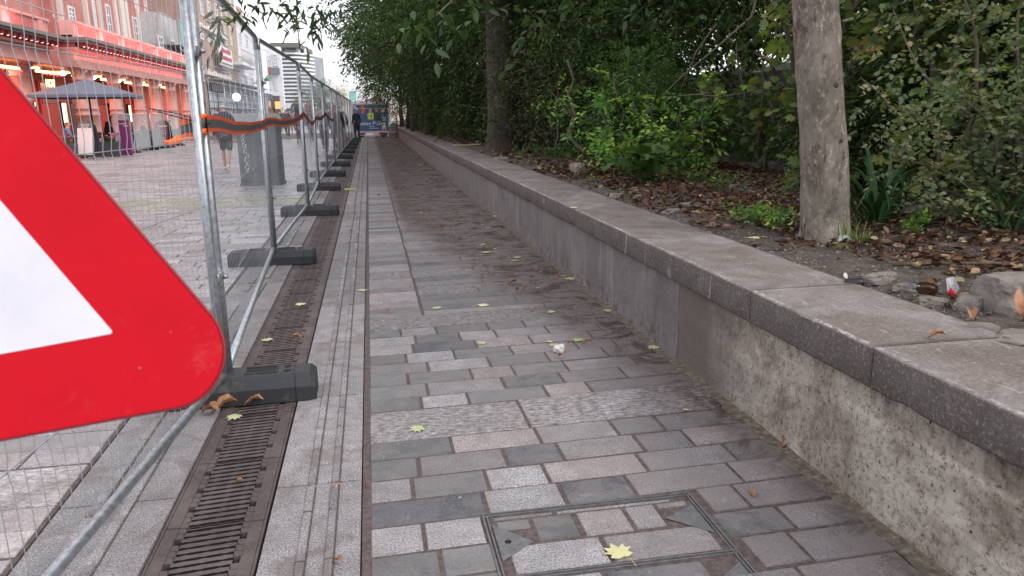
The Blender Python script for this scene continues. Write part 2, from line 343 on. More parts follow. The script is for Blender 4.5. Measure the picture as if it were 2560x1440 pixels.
def text(body, size, mat_, parent, loc, rot, name='lettering', ext=.002, align='CENTER'):
    cu = bpy.data.curves.new(name, 'FONT'); cu.body = body; cu.size = size; cu.extrude = ext; cu.align_x = align; cu.align_y = 'CENTER'; cu.resolution_u = 2
    to = bpy.data.objects.new('tmp', cu); COL.objects.link(to); dg_ = bpy.context.evaluated_depsgraph_get()
    me = bpy.data.meshes.new_from_object(to.evaluated_get(dg_)); bpy.data.objects.remove(to); me.materials.clear(); me.materials.append(mat_)
    o = bpy.data.objects.new(name, me); COL.objects.link(o)
    if parent: o.parent = parent
    o.location = loc; o.rotation_euler = rot; return o
text('B125', .028, plain('worn_bright_steel', (.22, .23, .24), .4, .6), cov, (*PC(.383, 2.135), .0), (0, 0, .7), 'embossed_lettering', .0008)
# ------------------------------------------------------------------ planter wall
q = NM('wall_concrete'); v = q.coord()
bd = q.noise(1, 3, .5, vec=q.mapv((1, .6, 11)))          # board-marked lifts
c1 = q.ramp(q.noise(3.4, 7, .74, dist=.4), [(.36, (.20, .163, .13)), (.47, (.34, .295, .25)), (.62, (.52, .475, .42))]); c1 = q.mix(1, c1, q.ramp(bd, [(.4, .78), (.6, 1.2)]), 'MULTIPLY')
dr = q.noise(1, 6, .72, vec=q.mapv((1, 11, 1.1))); c1 = q.mix(q.ramp(dr, [(.56, 0.), (.66, .4)]), c1, (.50, .475, .44)); c1 = q.mix(q.ramp(dr, [(.34, .55), (.43, 0.)]), c1, (.13, .105, .085))
spx = q.noise(48, 6, .85); c1 = q.mix(q.ramp(spx, [(.38, .92), (.49, 0.)]), c1, (.085, .066, .047)); c1 = q.mix(q.ramp(spx, [(.56, 0.), (.66, .4)]), c1, (.50, .47, .42))
sx = q.n('ShaderNodeSeparateXYZ'); q.L(v, sx.inputs[0])
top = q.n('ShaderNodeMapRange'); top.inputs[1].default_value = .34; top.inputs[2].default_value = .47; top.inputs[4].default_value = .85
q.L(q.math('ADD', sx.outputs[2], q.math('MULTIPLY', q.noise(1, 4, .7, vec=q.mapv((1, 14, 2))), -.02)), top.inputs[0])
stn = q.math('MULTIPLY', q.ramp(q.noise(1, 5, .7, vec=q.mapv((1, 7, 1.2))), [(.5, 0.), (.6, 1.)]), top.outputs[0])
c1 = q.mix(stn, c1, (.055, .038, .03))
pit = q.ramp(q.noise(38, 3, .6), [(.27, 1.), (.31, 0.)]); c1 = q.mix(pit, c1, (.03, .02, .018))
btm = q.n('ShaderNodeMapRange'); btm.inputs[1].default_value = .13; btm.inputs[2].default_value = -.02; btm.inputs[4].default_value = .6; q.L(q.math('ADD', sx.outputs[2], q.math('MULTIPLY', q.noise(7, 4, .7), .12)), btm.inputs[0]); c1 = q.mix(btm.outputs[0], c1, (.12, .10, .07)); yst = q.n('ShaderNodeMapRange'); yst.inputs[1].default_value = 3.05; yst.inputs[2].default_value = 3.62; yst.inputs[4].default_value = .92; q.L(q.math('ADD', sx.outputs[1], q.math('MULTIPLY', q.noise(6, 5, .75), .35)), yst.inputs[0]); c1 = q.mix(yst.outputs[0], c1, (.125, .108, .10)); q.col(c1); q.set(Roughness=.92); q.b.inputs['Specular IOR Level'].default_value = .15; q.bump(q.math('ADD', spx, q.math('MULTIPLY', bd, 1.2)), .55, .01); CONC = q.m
q = NM('wall_render'); n_ = q.noise(2.2, 6, .7); c1 = q.ramp(n_, [(.3, (.115, .103, .100)), (.7, (.20, .186, .182))])
st_ = q.ramp(q.noise(1, 5, .7, vec=q.mapv((1, 9, 1))), [(.5, 0.), (.66, .35)]); c1 = q.mix(st_, c1, (.33, .30, .28))
st_ = q.ramp(q.noise(1, 5, .7, vec=q.mapv((1, 6, .8))), [(.28, .6), (.42, 0.)]); c1 = q.mix(st_, c1, (.06, .05, .048))
sx = q.n('ShaderNodeSeparateXYZ'); q.L(q.coord(), sx.inputs[0]); lo = q.n('ShaderNodeMapRange'); lo.inputs[1].default_value = .22; lo.inputs[2].default_value = 0; lo.inputs[4].default_value = 1.
q.L(sx.outputs[2], lo.inputs[0]); mk = q.math('MULTIPLY', q.ramp(q.noise(14, 6, .8), [(.5, 0.), (.62, .9)]), lo.outputs[0]); c1 = q.mix(mk, c1, (.022, .02, .02))
spx = q.noise(55, 5, .85); c1 = q.mix(q.ramp(spx, [(.36, .6), (.47, 0.)]), c1, (.05, .043, .041)); c1 = q.mix(q.ramp(spx, [(.58, 0.), (.68, .35)]), c1, (.3, .28, .27)); q.col(c1); q.set(Roughness=.88); q.bump(q.noise(90, 5, .7), .4, .006); REND = q.m
q = NM('coping_concrete'); n_ = q.noise(3, 6, .7, dist=.5); c1 = q.ramp(n_, [(.3, (.145, .122, .11)), (.52, (.225, .20, .187)), (.7, (.32, .295, .282))]); c1 = q.mix(q.ramp(q.noise(1.7, 6, .75, dist=1.), [(.44, 0.), (.60, .65)]), c1, (.135, .10, .085))
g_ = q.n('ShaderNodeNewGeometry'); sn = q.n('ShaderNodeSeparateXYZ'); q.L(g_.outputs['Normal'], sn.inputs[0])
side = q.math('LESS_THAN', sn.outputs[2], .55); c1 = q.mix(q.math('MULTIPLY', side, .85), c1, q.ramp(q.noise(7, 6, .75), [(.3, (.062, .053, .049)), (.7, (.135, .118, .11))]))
sp = q.noise(75, 5, .85); c1 = q.mix(q.ramp(sp, [(.55, 0.), (.66, .7)]), c1, (.40, .385, .37)); c1 = q.mix(q.ramp(sp, [(.33, .8), (.46, 0.)]), c1, (.06, .048, .043))
sc2 = q.ramp(q.noise(1, 5, .75, vec=q.mapv((26, 5, 1)), dist=.8), [(.60, 0.), (.68, .6)]); c1 = q.mix(sc2, c1, (.43, .41, .40))
sxx = q.n('ShaderNodeSeparateXYZ'); q.L(q.coord(), sxx.inputs[0]); ar = q.math('MULTIPLY', q.math('LESS_THAN', q.math('ABSOLUTE', q.math('ADD', sxx.outputs[0], -1.583)), .007), q.math('GREATER_THAN', sxx.outputs[2], .588)); c1 = q.mix(q.math('MULTIPLY', ar, q.math('MULTIPLY', q.ramp(q.noise(30, 6, .85), [(.46, 0.), (.56, .8)]), q.ramp(q.noise(1.3, 3, .6), [(.42, .1), (.6, 1.)]))), c1, (.50, .48, .47)); q.col(c1); q.set(Roughness=.92); q.b.inputs['Specular IOR Level'].default_value = .15; q.bump(q.noise(70, 6, .75), .5, .007); COPE = q.m
wall = empty('planter_wall', (1.612, 3, 0), 'long low concrete planter wall running beside the paved path', 'wall')
WEND = 47.2
def woff(mb, **k): o = mb.build(loc=(-1.612, -3, 0), **k); return o
mb = MB()
def strip(x, y0, y1, z0, z1, dy, amp, m):
    n = int((y1 - y0) / dy) + 1; vs = []; fs = []; nz = 5
    for i in range(n + 1):
        yy = y0 + (y1 - y0) * i / n
        for j in range(nz):
            zz = z0 + (z1 - z0) * j / (nz - 1)
            vs.append((x + amp * (noise.noise(Vector((yy * 3, zz * 6, 3))) + .5 * noise.noise(Vector((yy * 11, zz * 16, 9)))) - (.02 * max(0, .1 - zz) * 3 if True else 0), yy, zz))
    for i in range(n):
        for j in range(nz - 1): fs.append((i * nz + j, i * nz + j + 1, (i + 1) * nz + j + 1, (i + 1) * nz + j))
    mb.add(vs, fs, m, True)
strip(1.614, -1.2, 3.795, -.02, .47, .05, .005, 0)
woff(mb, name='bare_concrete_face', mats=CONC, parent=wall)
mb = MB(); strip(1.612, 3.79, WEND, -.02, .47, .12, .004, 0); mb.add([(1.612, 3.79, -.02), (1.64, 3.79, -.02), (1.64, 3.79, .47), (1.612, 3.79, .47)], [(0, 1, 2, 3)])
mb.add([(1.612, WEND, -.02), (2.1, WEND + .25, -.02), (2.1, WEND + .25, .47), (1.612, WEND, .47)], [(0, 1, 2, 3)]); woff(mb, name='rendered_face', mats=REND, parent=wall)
JO = [-1.2, 2.105, 2.93, 7.2, 10.1, 13.0, 16.1, 19.0, 22.2, 25.2, 28.3, 31.3, 34.3, 37.4, 40.4, 43.5, WEND]
for a, b_ in zip(JO[:-1], JO[1:]):
    mb = MB(); n = max(6, int((b_ - a - .01) / (.035 if a < 9 else .15))); vs = []
    for i in range(n + 1):
        gp_ = .004 if a < 2.2 else .0012; yy = a + gp_ + (b_ - a - 2 * gp_) * i / n; N = lambda k, f=8: noise.noise(Vector((yy * f, k, 1.7)))
        ch = max(0, noise.noise(Vector((yy * 2.3, 5, 5))) - .28) * .05 + max(0, noise.noise(Vector((yy * 9, 4, 5))) - .35) * .03
        ct = max(0, noise.noise(Vector((yy * 5, 15, 5))) - .2) * .02
        vs += [(1.63, yy, .452), (1.578 + ch * .6, yy, .457 + ch + .0015 * N(1)), (1.573 + .0015 * N(2), yy, .468 + ch * 1.1), (1.571 + .002 * N(3), yy, .585 - ct), (1.575 + ct * .5 + .001 * N(9, 30), yy, .596 - ct * .4), (1.588 + .003 * N(4), yy, .600), (1.84, yy, .601 + .002 * N(5, 3)), (2.07, yy, .600), (2.10 + .012 * N(6, 4), yy, .592), (2.105, yy, .45)]
    K = 10; fs = [(i * K + j, i * K + j + 1, (i + 1) * K + j + 1, (i + 1) * K + j) for i in range(n) for j in range(K - 1)]
    mb.add(vs, fs, 0, True); mb.add([], [], 0)
    k0 = len(mb.v); mb.f.append(tuple(range(K))); mb.m.append(0); mb.sm.append(False); mb.f.append(tuple(n * K + j for j in range(K))[::-1]); mb.m.append(0); mb.sm.append(False)
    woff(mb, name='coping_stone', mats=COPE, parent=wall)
mb = MB()
for j in JO[1:-1]: mb.box(1.577, 2.09, j - .004, j + .004, .46, .5965)
woff(mb, name='joint_mortar', mats=plain('joint_mortar', (.25, .2, .16), .9, var=.5, scale=30), parent=wall)
# ------------------------------------------------------------------ planting bed
def bedz(x, y):
    e = min(1, max(0, (x - 2.08) / .25))
    return .575 + e * (.02 + .045 * noise.noise(Vector((x * 1.3, y * 1.1, 2))) + .018 * noise.noise(Vector((x * 7, y * 7, 4))) + .008 * noise.noise(Vector((x * 22, y * 22, 4)))) + .012 * max(0, x - 3.5)
mb = MB(); xs = [2.06 + .05 * i for i in range(60)] + [5.1 + .4 * i for i in range(20)] + [14, 20, 60]; ys = [-1.5 + .055 * i for i in range(190)] + [9 + .2 * i for i in range(200)] + [52, 60, 90]
ys = sorted(ys); nx = len(xs); vs = [(x, y, bedz(x, y) if x < 13 else .55) for y in ys for x in xs]
mb.add(vs, [(j * nx + i, j * nx + i + 1, (j + 1) * nx + i + 1, (j + 1) * nx + i) for j in range(len(ys) - 1) for i in range(nx - 1)], 0, True)
q = NM('soil'); n1 = q.noise(14, 6, .75); q.col(q.mix(q.ramp(q.noise(60, 3, .7), [(.63, 0.), (.70, .8)]), q.ramp(n1, [(.3, (.045, .032, .026)), (.55, (.10, .078, .066)), (.75, (.18, .15, .135))]), (.42, .38, .34))); q.set(Roughness=.95); q.bump(q.noise(90, 6, .8), .8, .012)
tag(mb.build('planting_bed_soil', q.m), kind='structure')
mb = MB(); vs = []
for i in range(1500):
    yy = -1 + i * .032; n_ = noise.noise(Vector((yy * 6, 3, 1))) + .5 * noise.noise(Vector((yy * 19, 3, 1))); vs += [(1.578 - .022 * (1 + n_), yy, .0005), (1.604, yy, .007 + .003 * n_), (1.622, yy, .03 + .012 * n_)]
mb.add(vs, [(3 * i + j, 3 * i + j + 1, 3 * i + j + 4, 3 * i + j + 3) for i in range(1499) for j in (0, 1)], 0, True)
q = NM('wall_foot_dirt'); q.col(q.ramp(q.noise(30, 6, .8), [(.35, (.05, .036, .03)), (.55, (.13, .105, .08)), (.7, (.27, .24, .17))])); q.set(Roughness=.95); q.bump(q.noise(80, 5, .8), .6, .005); tag(mb.build('wall_foot_dirt', q.m), kind='structure')
#@@SECTION_FENCE
# ------------------------------------------------------------------ fence feet (recycled rubber blocks)
def foot_block():
    e = empty('ballast_block')
    L_, wd, h = .39, .115, .135
    mb = MB()
    # profile across the block: wide base, chamfered top; open slots in the top
    xs = [-.39, -.36, -.355, .30, .305, .345, .39]
    def sec(x, k=1.0, hh=h): return [(x, -wd * k, 0), (x, -wd * k, hh * .55), (x, -wd * k * .78, hh * .93), (x, -wd * k * .62, hh), (x, wd * k * .62, hh), (x, wd * k * .78, hh * .93), (x, wd * k, hh * .55), (x, wd * k, 0)]
    secs = [sec(-.39, .82, h * .8), sec(-.37, .95, h * .95), sec(-.30, 1), sec(-.295, .95, h * .97), sec(-.285, 1), sec(.285, 1), sec(.29, .95, h * .97), sec(.30, 1.), sec(.365, .97, h * .97), sec(.39, .84, h * .85)]
    vs = [p for s_ in secs for p in s_]; K = 8
    fs = [(i * K + j, (i + 1) * K + j, (i + 1) * K + (j + 1) % K, i * K + (j + 1) % K) for i in range(len(secs) - 1) for j in range(K)]
    mb.add(vs, fs); mb.f.append(tuple(range(K))[::-1]); mb.m.append(0); mb.sm.append(False); mb.f.append(tuple((len(secs) - 1) * K + j for j in range(K))); mb.m.append(0); mb.sm.append(False)
    for sgn in (1, -1):                                   # raised rims round recesses
        for a, b_ in ((.055, .20),):
            mb.box(min(sgn * a, sgn * b_), max(sgn * a, sgn * b_), -.052, -.045, h - .002, h + .007); mb.box(min(sgn * a, sgn * b_), max(sgn * a, sgn * b_), .045, .052, h - .002, h + .007)
        mb.box(min(sgn * .20, sgn * .208), max(sgn * .2, sgn * .208), -.052, .052, h - .002, h + .007)
    mb.build('block', RUBBER, e, bevel=.004)
    mb = MB()
    for sgn in (1, -1):
        for yy in (-.032, .032): mb.lathe((sgn * .255, yy, h - .001), [(.019, 0), (.019, .003)], 12)
        mb.box(min(sgn * .062, sgn * .195), max(sgn * .062, sgn * .195), -.04, .04, h - .001, h + .0025)
    mb.build('socket_holes', VOID, e)
    return e
JT = [(-.745, 3.70), (-.93, 7.28), (-.88, 10.82), (-.955, 14.38), (-.96, 17.6), (-.93, 21.0), (-.93, 24.5), (-.92, 28.0), (-.9, 31.5), (-.88, 35.0), (-.86, 38.5), (-.84, 42.0)]
FX = [-.715, -.95, -.86, -.96, -.96, -.93, -.93, -.92, -.9, -.88, -.86, -.84]
ordn = ['nearest', 'second', 'third', 'fourth', 'fifth', 'sixth', 'seventh', 'eighth', 'ninth', 'tenth', 'eleventh', 'farthest']
fb = foot_block()
for i, (x, y) in enumerate(JT):
    o = fb if i == 0 else copy_tree(fb)
    o.location = (FX[i], y + .02, .001); o.rotation_euler = (0, 0, random.uniform(-.05, .05) + (.02 if i else .06))
    tag(o, 'black rubber fence foot, ' + (ordn[i] + ' from the camera' if i else 'nearest, mud-streaked, beside the red sign corner'), 'fence foot', 'black rubber feet under the mesh fence')
o = copy_tree(fb); o.location = (-1.10, .15, .001); tag(o, 'black rubber fence foot beside the camera, left of the drain channel', 'fence foot', 'black rubber feet under the mesh fence')
# ------------------------------------------------------------------ mesh fence panels
def panel(p0, p1, seed):
    random.seed(seed)
    p0 = Vector((*p0, 0)); p1 = Vector((*p1, 0)); d = p1 - p0; L_ = d.length; d.normalize(); nrm = Vector((-d.y, d.x, 0))
    e = empty('mesh_fence', p0)
    R = .0205; zt = 2.02; zb = .155
    def P(s_, z, o_=0): return d * s_ + nrm * o_ + Vector((0, 0, z))
    mb = MB(); c = .10
    mb.tube([P(.03, .02), P(.03, zt - c)] , R, 10); mb.tube([P(L_ - .03, .02), P(L_ - .03, zt - c)], R, 10)
    top = [P(.03, zt - c), P(.033, zt - .05), P(.06, zt - .012), P(.11, zt), P(L_ - .11, zt), P(L_ - .06, zt - .012), P(L_ - .033, zt - .05), P(L_ - .03, zt - c)]
    mb.tube(top, R, 10)
    mb.build('tube_frame', GALV, e)
    mb = MB(); mb.tube([P(.03, zb), P(L_ - .03, zb)], R * .93, 10); mb.build('bottom_rail', GALV, e)
    mb = MB(); rw = .0014 if seed == 0 else .0010; n = int((L_ - .1) / .062)
    folds = [(.50, 1), (.96, 1), (1.25, 1), (1.54, 1)]
    def off(s_, z):                                        # V-shaped folds plus a few dents
        o_ = 0
        for zf, _ in folds: o_ += .007 * max(0, 1 - abs(z - zf) / .035)
        return o_ + .02 * noise.noise(Vector((s_ * 1.3 + seed * 7, z * 1.5, 0))) * (1 if .2 < z < 1.9 else 0)
    zs = sorted([zb, .3, .46, .5, .54, .7, .92, .96, 1.0, 1.12, 1.21, 1.25, 1.29, 1.42, 1.50, 1.54, 1.58, 1.75, 1.9, zt])
    for i in range(n + 1):
        s_ = .05 + (L_ - .1) * i / n; jit = random.uniform(-.004, .004)
        mb.tube([P(s_ + jit * math.sin(z * 3 + i), z, off(s_, z)) for z in zs], rw, 4, cap=False)
    for z, th in [(zb + .02, .8)] + [(f[0], 1.25) for f in folds] + [(.73, .8), (1.75, .8), (1.95, .8)]:
        sag = random.uniform(-.012, .012)
        mb.tube([P(.05 + (L_ - .1) * k / 24, z + sag * math.sin(k / 24 * math.pi) + (.006 * math.sin(k * 1.1 + seed) if th > 1 and seed % 3 == 1 else 0), off(.05 + (L_ - .1) * k / 24, z)) for k in range(25)], rw * th * 1.25, 4, cap=False)
    mb.build('wire_mesh', WIRE, e)
    return e
ends = [(-1.10, .12)] + JT
for i in range(len(ends) - 1):
    a = ends[i]; b_ = ends[i + 1]; dx = b_[0] - a[0]
    o = panel((a[0], a[1] + .035), (b_[0] + (.0), b_[1] - .03 + .0), i)
    w = ['nearest galvanised mesh fence panel, behind the red sign', 'galvanised mesh fence panel carrying the orange band, just past the doubled near post', 'mesh fence panel in front of the grey cabinet, green plastic twist on its first post'][i] if i < 3 else f'galvanised mesh fence panel, {["", "", "", "fourth", "fifth", "sixth", "seventh", "eighth", "ninth", "tenth", "eleventh", "twelfth"][i]} in the row running down the street'
    tag(o, w, 'fence panel', 'mesh fence panels along the drain channel')
# couplers at the joints
BOLT = plain('coupler_steel', (.33, .34, .35), .45, .8, .3, 40)
cp = None
for i, (x, y) in enumerate(JT[:6]):
    for z in (.62, 1.64):
        mb = MB()
        for yy in (-.028, .028): mb.lathe((0, yy, -.02), [(.027, 0), (.029, .004), (.029, .036), (.027, .04)], 12)
        mb.tube([(-.05, -.002, 0), (.055, -.002, 0)], .006, 6); mb.tube([(.03, -.002, 0), (.048, -.002, 0)], .012, 6); mb.box(-.014, .03, -.03, .03, -.012, .012)
        if cp is None:
            cp = mb.build('fence_coupler', BOLT)
            o = cp
        else: o = cp.copy(); COL.objects.link(o)
        o.location = (x, y + .002, z)
        tag(o, f'steel clamp coupling two fence posts at the {ordn[i]} joint, {"near the foot" if z < 1 else "near the top"}', 'clamp', 'clamps joining the fence posts')
ORG = plain('safety_orange', (.75, .14, .02), .6, var=.1); ORGD = plain('orange_edge', (.55, .075, .02), .65, var=.2, scale=20); TAPE = plain('tape_grey', (.085, .08, .08), .5, var=.2, scale=30)
# orange and grey band sagging between posts
def band(mb, pts, w=.085):
    N = len(pts)
    for a, b_, m in ((.0, .24, 0), (.24, .78, 1), (.78, 1., 0)):
        vs = []
        for (p, tw) in pts:
            up = Vector((math.sin(tw), 0, math.cos(tw)))
            for k in (a, b_): vs.append(Vector(p) + up * w * (.5 - k))
        fs = [(2 * i, 2 * i + 1, 2 * i + 3, 2 * i + 2) for i in range(N - 1)]
        mb.add(vs, fs, m)
t = empty('barrier_band', (JT[0][0], JT[0][1], 1.19), 'orange and grey reflective band tied along the fence from post to post', 'barrier tape')
hz = [1.325, 1.295, 1.365, 1.29, 1.37, 1.21, 1.24]
for i in range(5):
    a, b_ = Vector((*JT[i], 0)), Vector((*JT[i + 1], 0)); mb = MB(); pts = []
    for k in range(25):
        f = k / 24; p = a.lerp(b_, f); z = hz[i] + (hz[i + 1] - hz[i]) * f - (.035, .055, .10, .05, .04)[i] * math.sin(math.pi * f ** 1.3) + .01 * noise.noise(Vector((f * 5, i, 0)))
        pts.append(((p.x + .03 - JT[0][0], p.y - JT[0][1], z - 1.19), .25 * noise.noise(Vector((f * 3, i, 5)))))
    band(mb, pts, .076); mb.build('sagging_band', [ORGD, TAPE], t)
for i, z in ((0, 1.325), (1, 1.285)):
    for yy, rr in ((-.03, .024), (.028, .024)):
        mb = MB()
        for a, b_, m in ((-.045, -.02, 0), (-.02, .02, 1), (.02, .045, 0)): mb.lathe((JT[i][0] - JT[0][0], JT[i][1] - JT[0][1] + yy, z - 1.19), [(rr + .003 * math.sin(a * 90), a), (rr + .004, b_)], 14, m)
        mb.build('band_wrap', [ORG, TAPE], t)
mb = MB(); band(mb, [((-.03 - .015 * k, -.03 - .006 * k, .12 - .004 * k + .004 * math.sin(k)), .3 * math.sin(k)) for k in range(4)], .08)
mb.tube([(-.08, -.05, .075), (-.12, -.06, .055), (-.15, -.07, .062)], [.018, .016, .005], 6, 0); mb.build('loose_end', [ORG, TAPE], t)
CT = plain('cable_tie_black', (.015, .015, .015), .5)
mb = MB(); mb.tube([(0, 0, 0), (-.09, -.04, .035), (-.20, -.09, .06)], .003, 5); mb.tube([(.025, .03, -.01), (-.06, -.03, .01), (-.17, -.07, .045)], .003, 5)
tag(mb.build('cable_tie', CT, loc=(JT[0][0] + .02, JT[0][1] - .03, 1.335)), 'black cable tie with long loose tails round the near fence post', 'cable tie')
mb = MB()
for a, l in ((.4, .07), (-.5, .06), (1.2, .05)): mb.tube([(0, 0, 0), (l * .6, .0, .01 + a * .02), (l, -.01, .02 + a * .03)], [.008, .006, .002], 5)
tag(mb.build('plastic_twist', plain('green_plastic', (.12, .42, .16), .5), loc=(JT[1][0] + .04, JT[1][1], 1.66)), 'bright green plastic twist tied to the second fence post', 'plastic tie')
pp = atY(742, 210, 12.6); mb = MB(); mb.prism([(0, 0, -.10), (.0, -.13 * .2, -.10), (.0, -.2, -.09), (0, -.21, .07), (0, -.12, .09), (0, -.1, .10), (0, .0, .09)], (.004, 0, 0))
tag(mb.build('grey_tag', plain('grey_card', (.35, .33, .33), .7), loc=(-.87, 10.9, 1.78)), 'blank pale grey plate fixed high on the third fence joint', 'plate')
# ------------------------------------------------------------------ warning sign in the foreground
D = .68
def cp3(px, py, d=D): return Vector((0, 0, CAM_H)) + cam_to_world(Vector(((px - 1280) / IMG_F * d, (py - 720) / IMG_F * d, d)))
side = 2092 / IMG_F * D * 1.0
apex = cp3(680, 973)
e1 = (cp3(0, 1098) - cp3(600, 988)).normalized()        # along the bottom edge, leftwards
e2 = (cp3(0, 180) - cp3(480, 740)).normalized()
V0 = apex; V1 = apex + e1 * side; V2 = apex + e2 * side; nrm = e1.cross(e2).normalized()
if nrm.dot(cam_to_world(Vector((0, 0, 1)))) < 0: nrm = -nrm  # points away from the camera
def rtri(inset, rad, n=14):
    c = (V0 + V1 + V2) / 3; out = []
    hgt = side / math.sqrt(12); k = (hgt - inset) / hgt; vv = [c + (p - c) * k for p in (V0, V1, V2)]
    for i in range(3):
        p = vv[i]; a = (vv[i - 1] - p).normalized(); b_ = (vv[(i + 1) % 3] - p).normalized(); bi = (a + b_).normalized()
        cc = p + bi * rad * 2; s0 = -(b_.cross(nrm)); s1 = None
        pa = p + a * (rad * math.sqrt(3)); pb = p + b_ * (rad * math.sqrt(3)); va = pa - cc; vb = pb - cc; tot = va.angle(vb); axis = va.cross(vb).normalized()
        for j in range(n + 1): out.append(cc + Matrix.Rotation(tot * j / n, 3, axis) @ va)
    return out
q = NM('reflective_red'); n_ = q.noise(7, 6, .7); q.bump(q.noise(260, 2, .5), .06, .001); q.col(q.mix(q.ramp(q.noise(9, 7, .82, dist=.7), [(.58, 0.), (.72, .30)]), q.ramp(n_, [(.3, (.43, .0015, .010)), (.7, (.51, .003, .012))]), (.60, .10, .10))); q.set(Roughness=.6); q.b.inputs['Specular IOR Level'].default_value = .15; RED = q.m
q = NM('reflective_white'); q.bump(q.noise(260, 2, .5), .06, .001); q.col(q.mix(q.ramp(q.noise(7, 7, .85, dist=.7), [(.55, 0.), (.75, .35)]), q.ramp(q.noise(9, 5, .7), [(.3, (.55, .54, .59)), (.7, (.64, .63, .67))]), (.42, .41, .42))); q.set(Roughness=.6); q.b.inputs['Specular IOR Level'].default_value = .2; WHT = q.m
sg = empty('warning_sign', V0.lerp(V1, .5) * 1.0, 'large red-bordered white triangular roadworks warning sign close in the foreground', 'road sign')
o0 = sg.location.copy()
def sub(pts): return [p - o0 for p in pts]
mb = MB(); mb.prism(sub([p for p in rtri(0, .050)]), nrm * .003); mb.build('red_border', RED, sg); mb = MB(); ring = sub(rtri(-.0012, .051)); mb.tube([p + nrm * .002 for p in ring] + [ring[0] + nrm * .002], .0014, 6, cap=False); mb.build('rim', plain('sign_rim', (.22, .012, .02), .6), sg)
mb = MB()
for px_, py_, r_ in ((277, 818, .0007), (428, 830, .0007), (350, 920, .0010)): p_ = cp3(px_, py_) - nrm * .0008 - o0; mb.obox(p_, (rt0 := (V0 - V1).normalized(), nrm, rt0.cross(nrm)), r_, .0003, r_ * .7)
mb.build('scuff_marks', plain('scuff', (.5, .12, .12), .7, var=.5, scale=200), sg)
mb = MB(); mb.prism(sub([p - nrm * .0006 for p in rtri(209 / IMG_F * D, .002, 3)]), nrm * .0005); mb.build('white_face', WHT, sg)
mb = MB()
pin = (V0 + V1 + V2) / 3
# black roadworks figure on the hidden part of the face: omitted outside the frame
upv = (V2 - (V0 + V1) / 2).normalized(); rt = (V0 - V1).normalized()
GREYM = plain('sign_back_grey', (.28, .28, .29), .5, .3)
for f in (.25, .6):
    a = V1.lerp(V0, .12) + upv * side * f * .5; b_ = V0.lerp(V1, .35) + upv * side * f * .5
    if f < .5: mb.obox((a + b_) / 2 + nrm * .02 - o0, (rt, upv, nrm), (a - b_).length / 2 * .6, .02, .012)
mb.build('mounting_rail', GREYM, sg)
for s_ in (-.35, -.05):
    base = pin + rt * s_ * .9 + nrm * .03 - rt * .0; ft = Vector((base.x, base.y, .0)); 
    mb = MB(); mb.tube([ft - o0 + Vector((0, .05, 0)), base - o0 - Vector((0, 0, .0))], .014, 8); mb.build('leg', GREYM, sg)
#@@SECTION_GREEN
# ------------------------------------------------------------------ foliage tools
def np_mesh(name, V, F, mats, tint=None, smooth=False, mi=None):
    me = bpy.data.meshes.new(name); nf, k = F.shape
    me.vertices.add(len(V)); me.vertices.foreach_set('co', np.ascontiguousarray(V, dtype=np.float32).ravel())
    me.loops.add(nf * k); me.loops.foreach_set('vertex_index', np.ascontiguousarray(F, dtype=np.int32).ravel())
    me.polygons.add(nf); me.polygons.foreach_set('loop_start', np.arange(0, nf * k, k, dtype=np.int32)); me.polygons.foreach_set('loop_total', np.full(nf, k, dtype=np.int32))
    for q_ in (mats if isinstance(mats, (list, tuple)) else [mats]): me.materials.append(q_)
    if mi is not None: me.polygons.foreach_set('material_index', np.ascontiguousarray(mi, dtype=np.int32))
    if tint is not None: a = me.attributes.new('tint', 'FLOAT', 'FACE'); a.data.foreach_set('value', np.ascontiguousarray(tint, dtype=np.float32))
    me.update(calc_edges=True); me.validate(); return me
def link(name, me, parent=None, loc=None):
    o = bpy.data.objects.new(name, me); COL.objects.link(o)
    if parent: o.parent = parent
    if loc is not None: o.location = loc
    return o
OVAL = (np.array([(0, 0, 0), (.20, .28, .05), (.19, .62, .05), (0, 1, -.06), (-.19, .62, .05), (-.20, .28, .05)]), np.array([(0, 1, 2, 3), (0, 3, 4, 5)]))
LANCE = (np.array([(0, 0, 0), (.13, .3, .03), (.11, .65, .03), (0, 1, -.08), (-.11, .65, .03), (-.13, .3, .03)]), np.array([(0, 1, 2, 3), (0, 3, 4, 5)]))
def lobed(pts, curl=.1):
    P = [(0, .35, .04)] + [(x, y, -curl * (x * x + (y - .35) ** 2)) for x, y in pts] + [(-x, y, -curl * (x * x + (y - .35) ** 2)) for x, y in pts[::-1] if x > 0]
    n = len(P) - 1; return np.array(P), np.array([(0, 1 + i, 1 + (i + 1) % n) for i in range(n)])
MAPLE = lobed([(0, 0), (.22, -.05), (.46, .12), (.33, .26), (.58, .46), (.36, .50), (.40, .80), (.17, .66), (0, 1.02)])
HAW = lobed([(0, 0), (.10, .18), (.40, .32), (.22, .44), (.44, .66), (.18, .68), (.16, .92), (0, .98)])
def frames(D, roll):
    """leaf frames: Y axis along D, Z roughly up, rolled at random"""
    D = D / np.linalg.norm(D, axis=1, keepdims=True); up = np.tile([0., 0, 1], (len(D), 1)) + RNG.normal(0, .35, D.shape)
    X = np.cross(D, up); X /= np.linalg.norm(X, axis=1, keepdims=True) + 1e-9; Z = np.cross(X, D)
    c, s_ = np.cos(roll)[:, None], np.sin(roll)[:, None]; return X * c + Z * s_, D, Z * c - X * s_
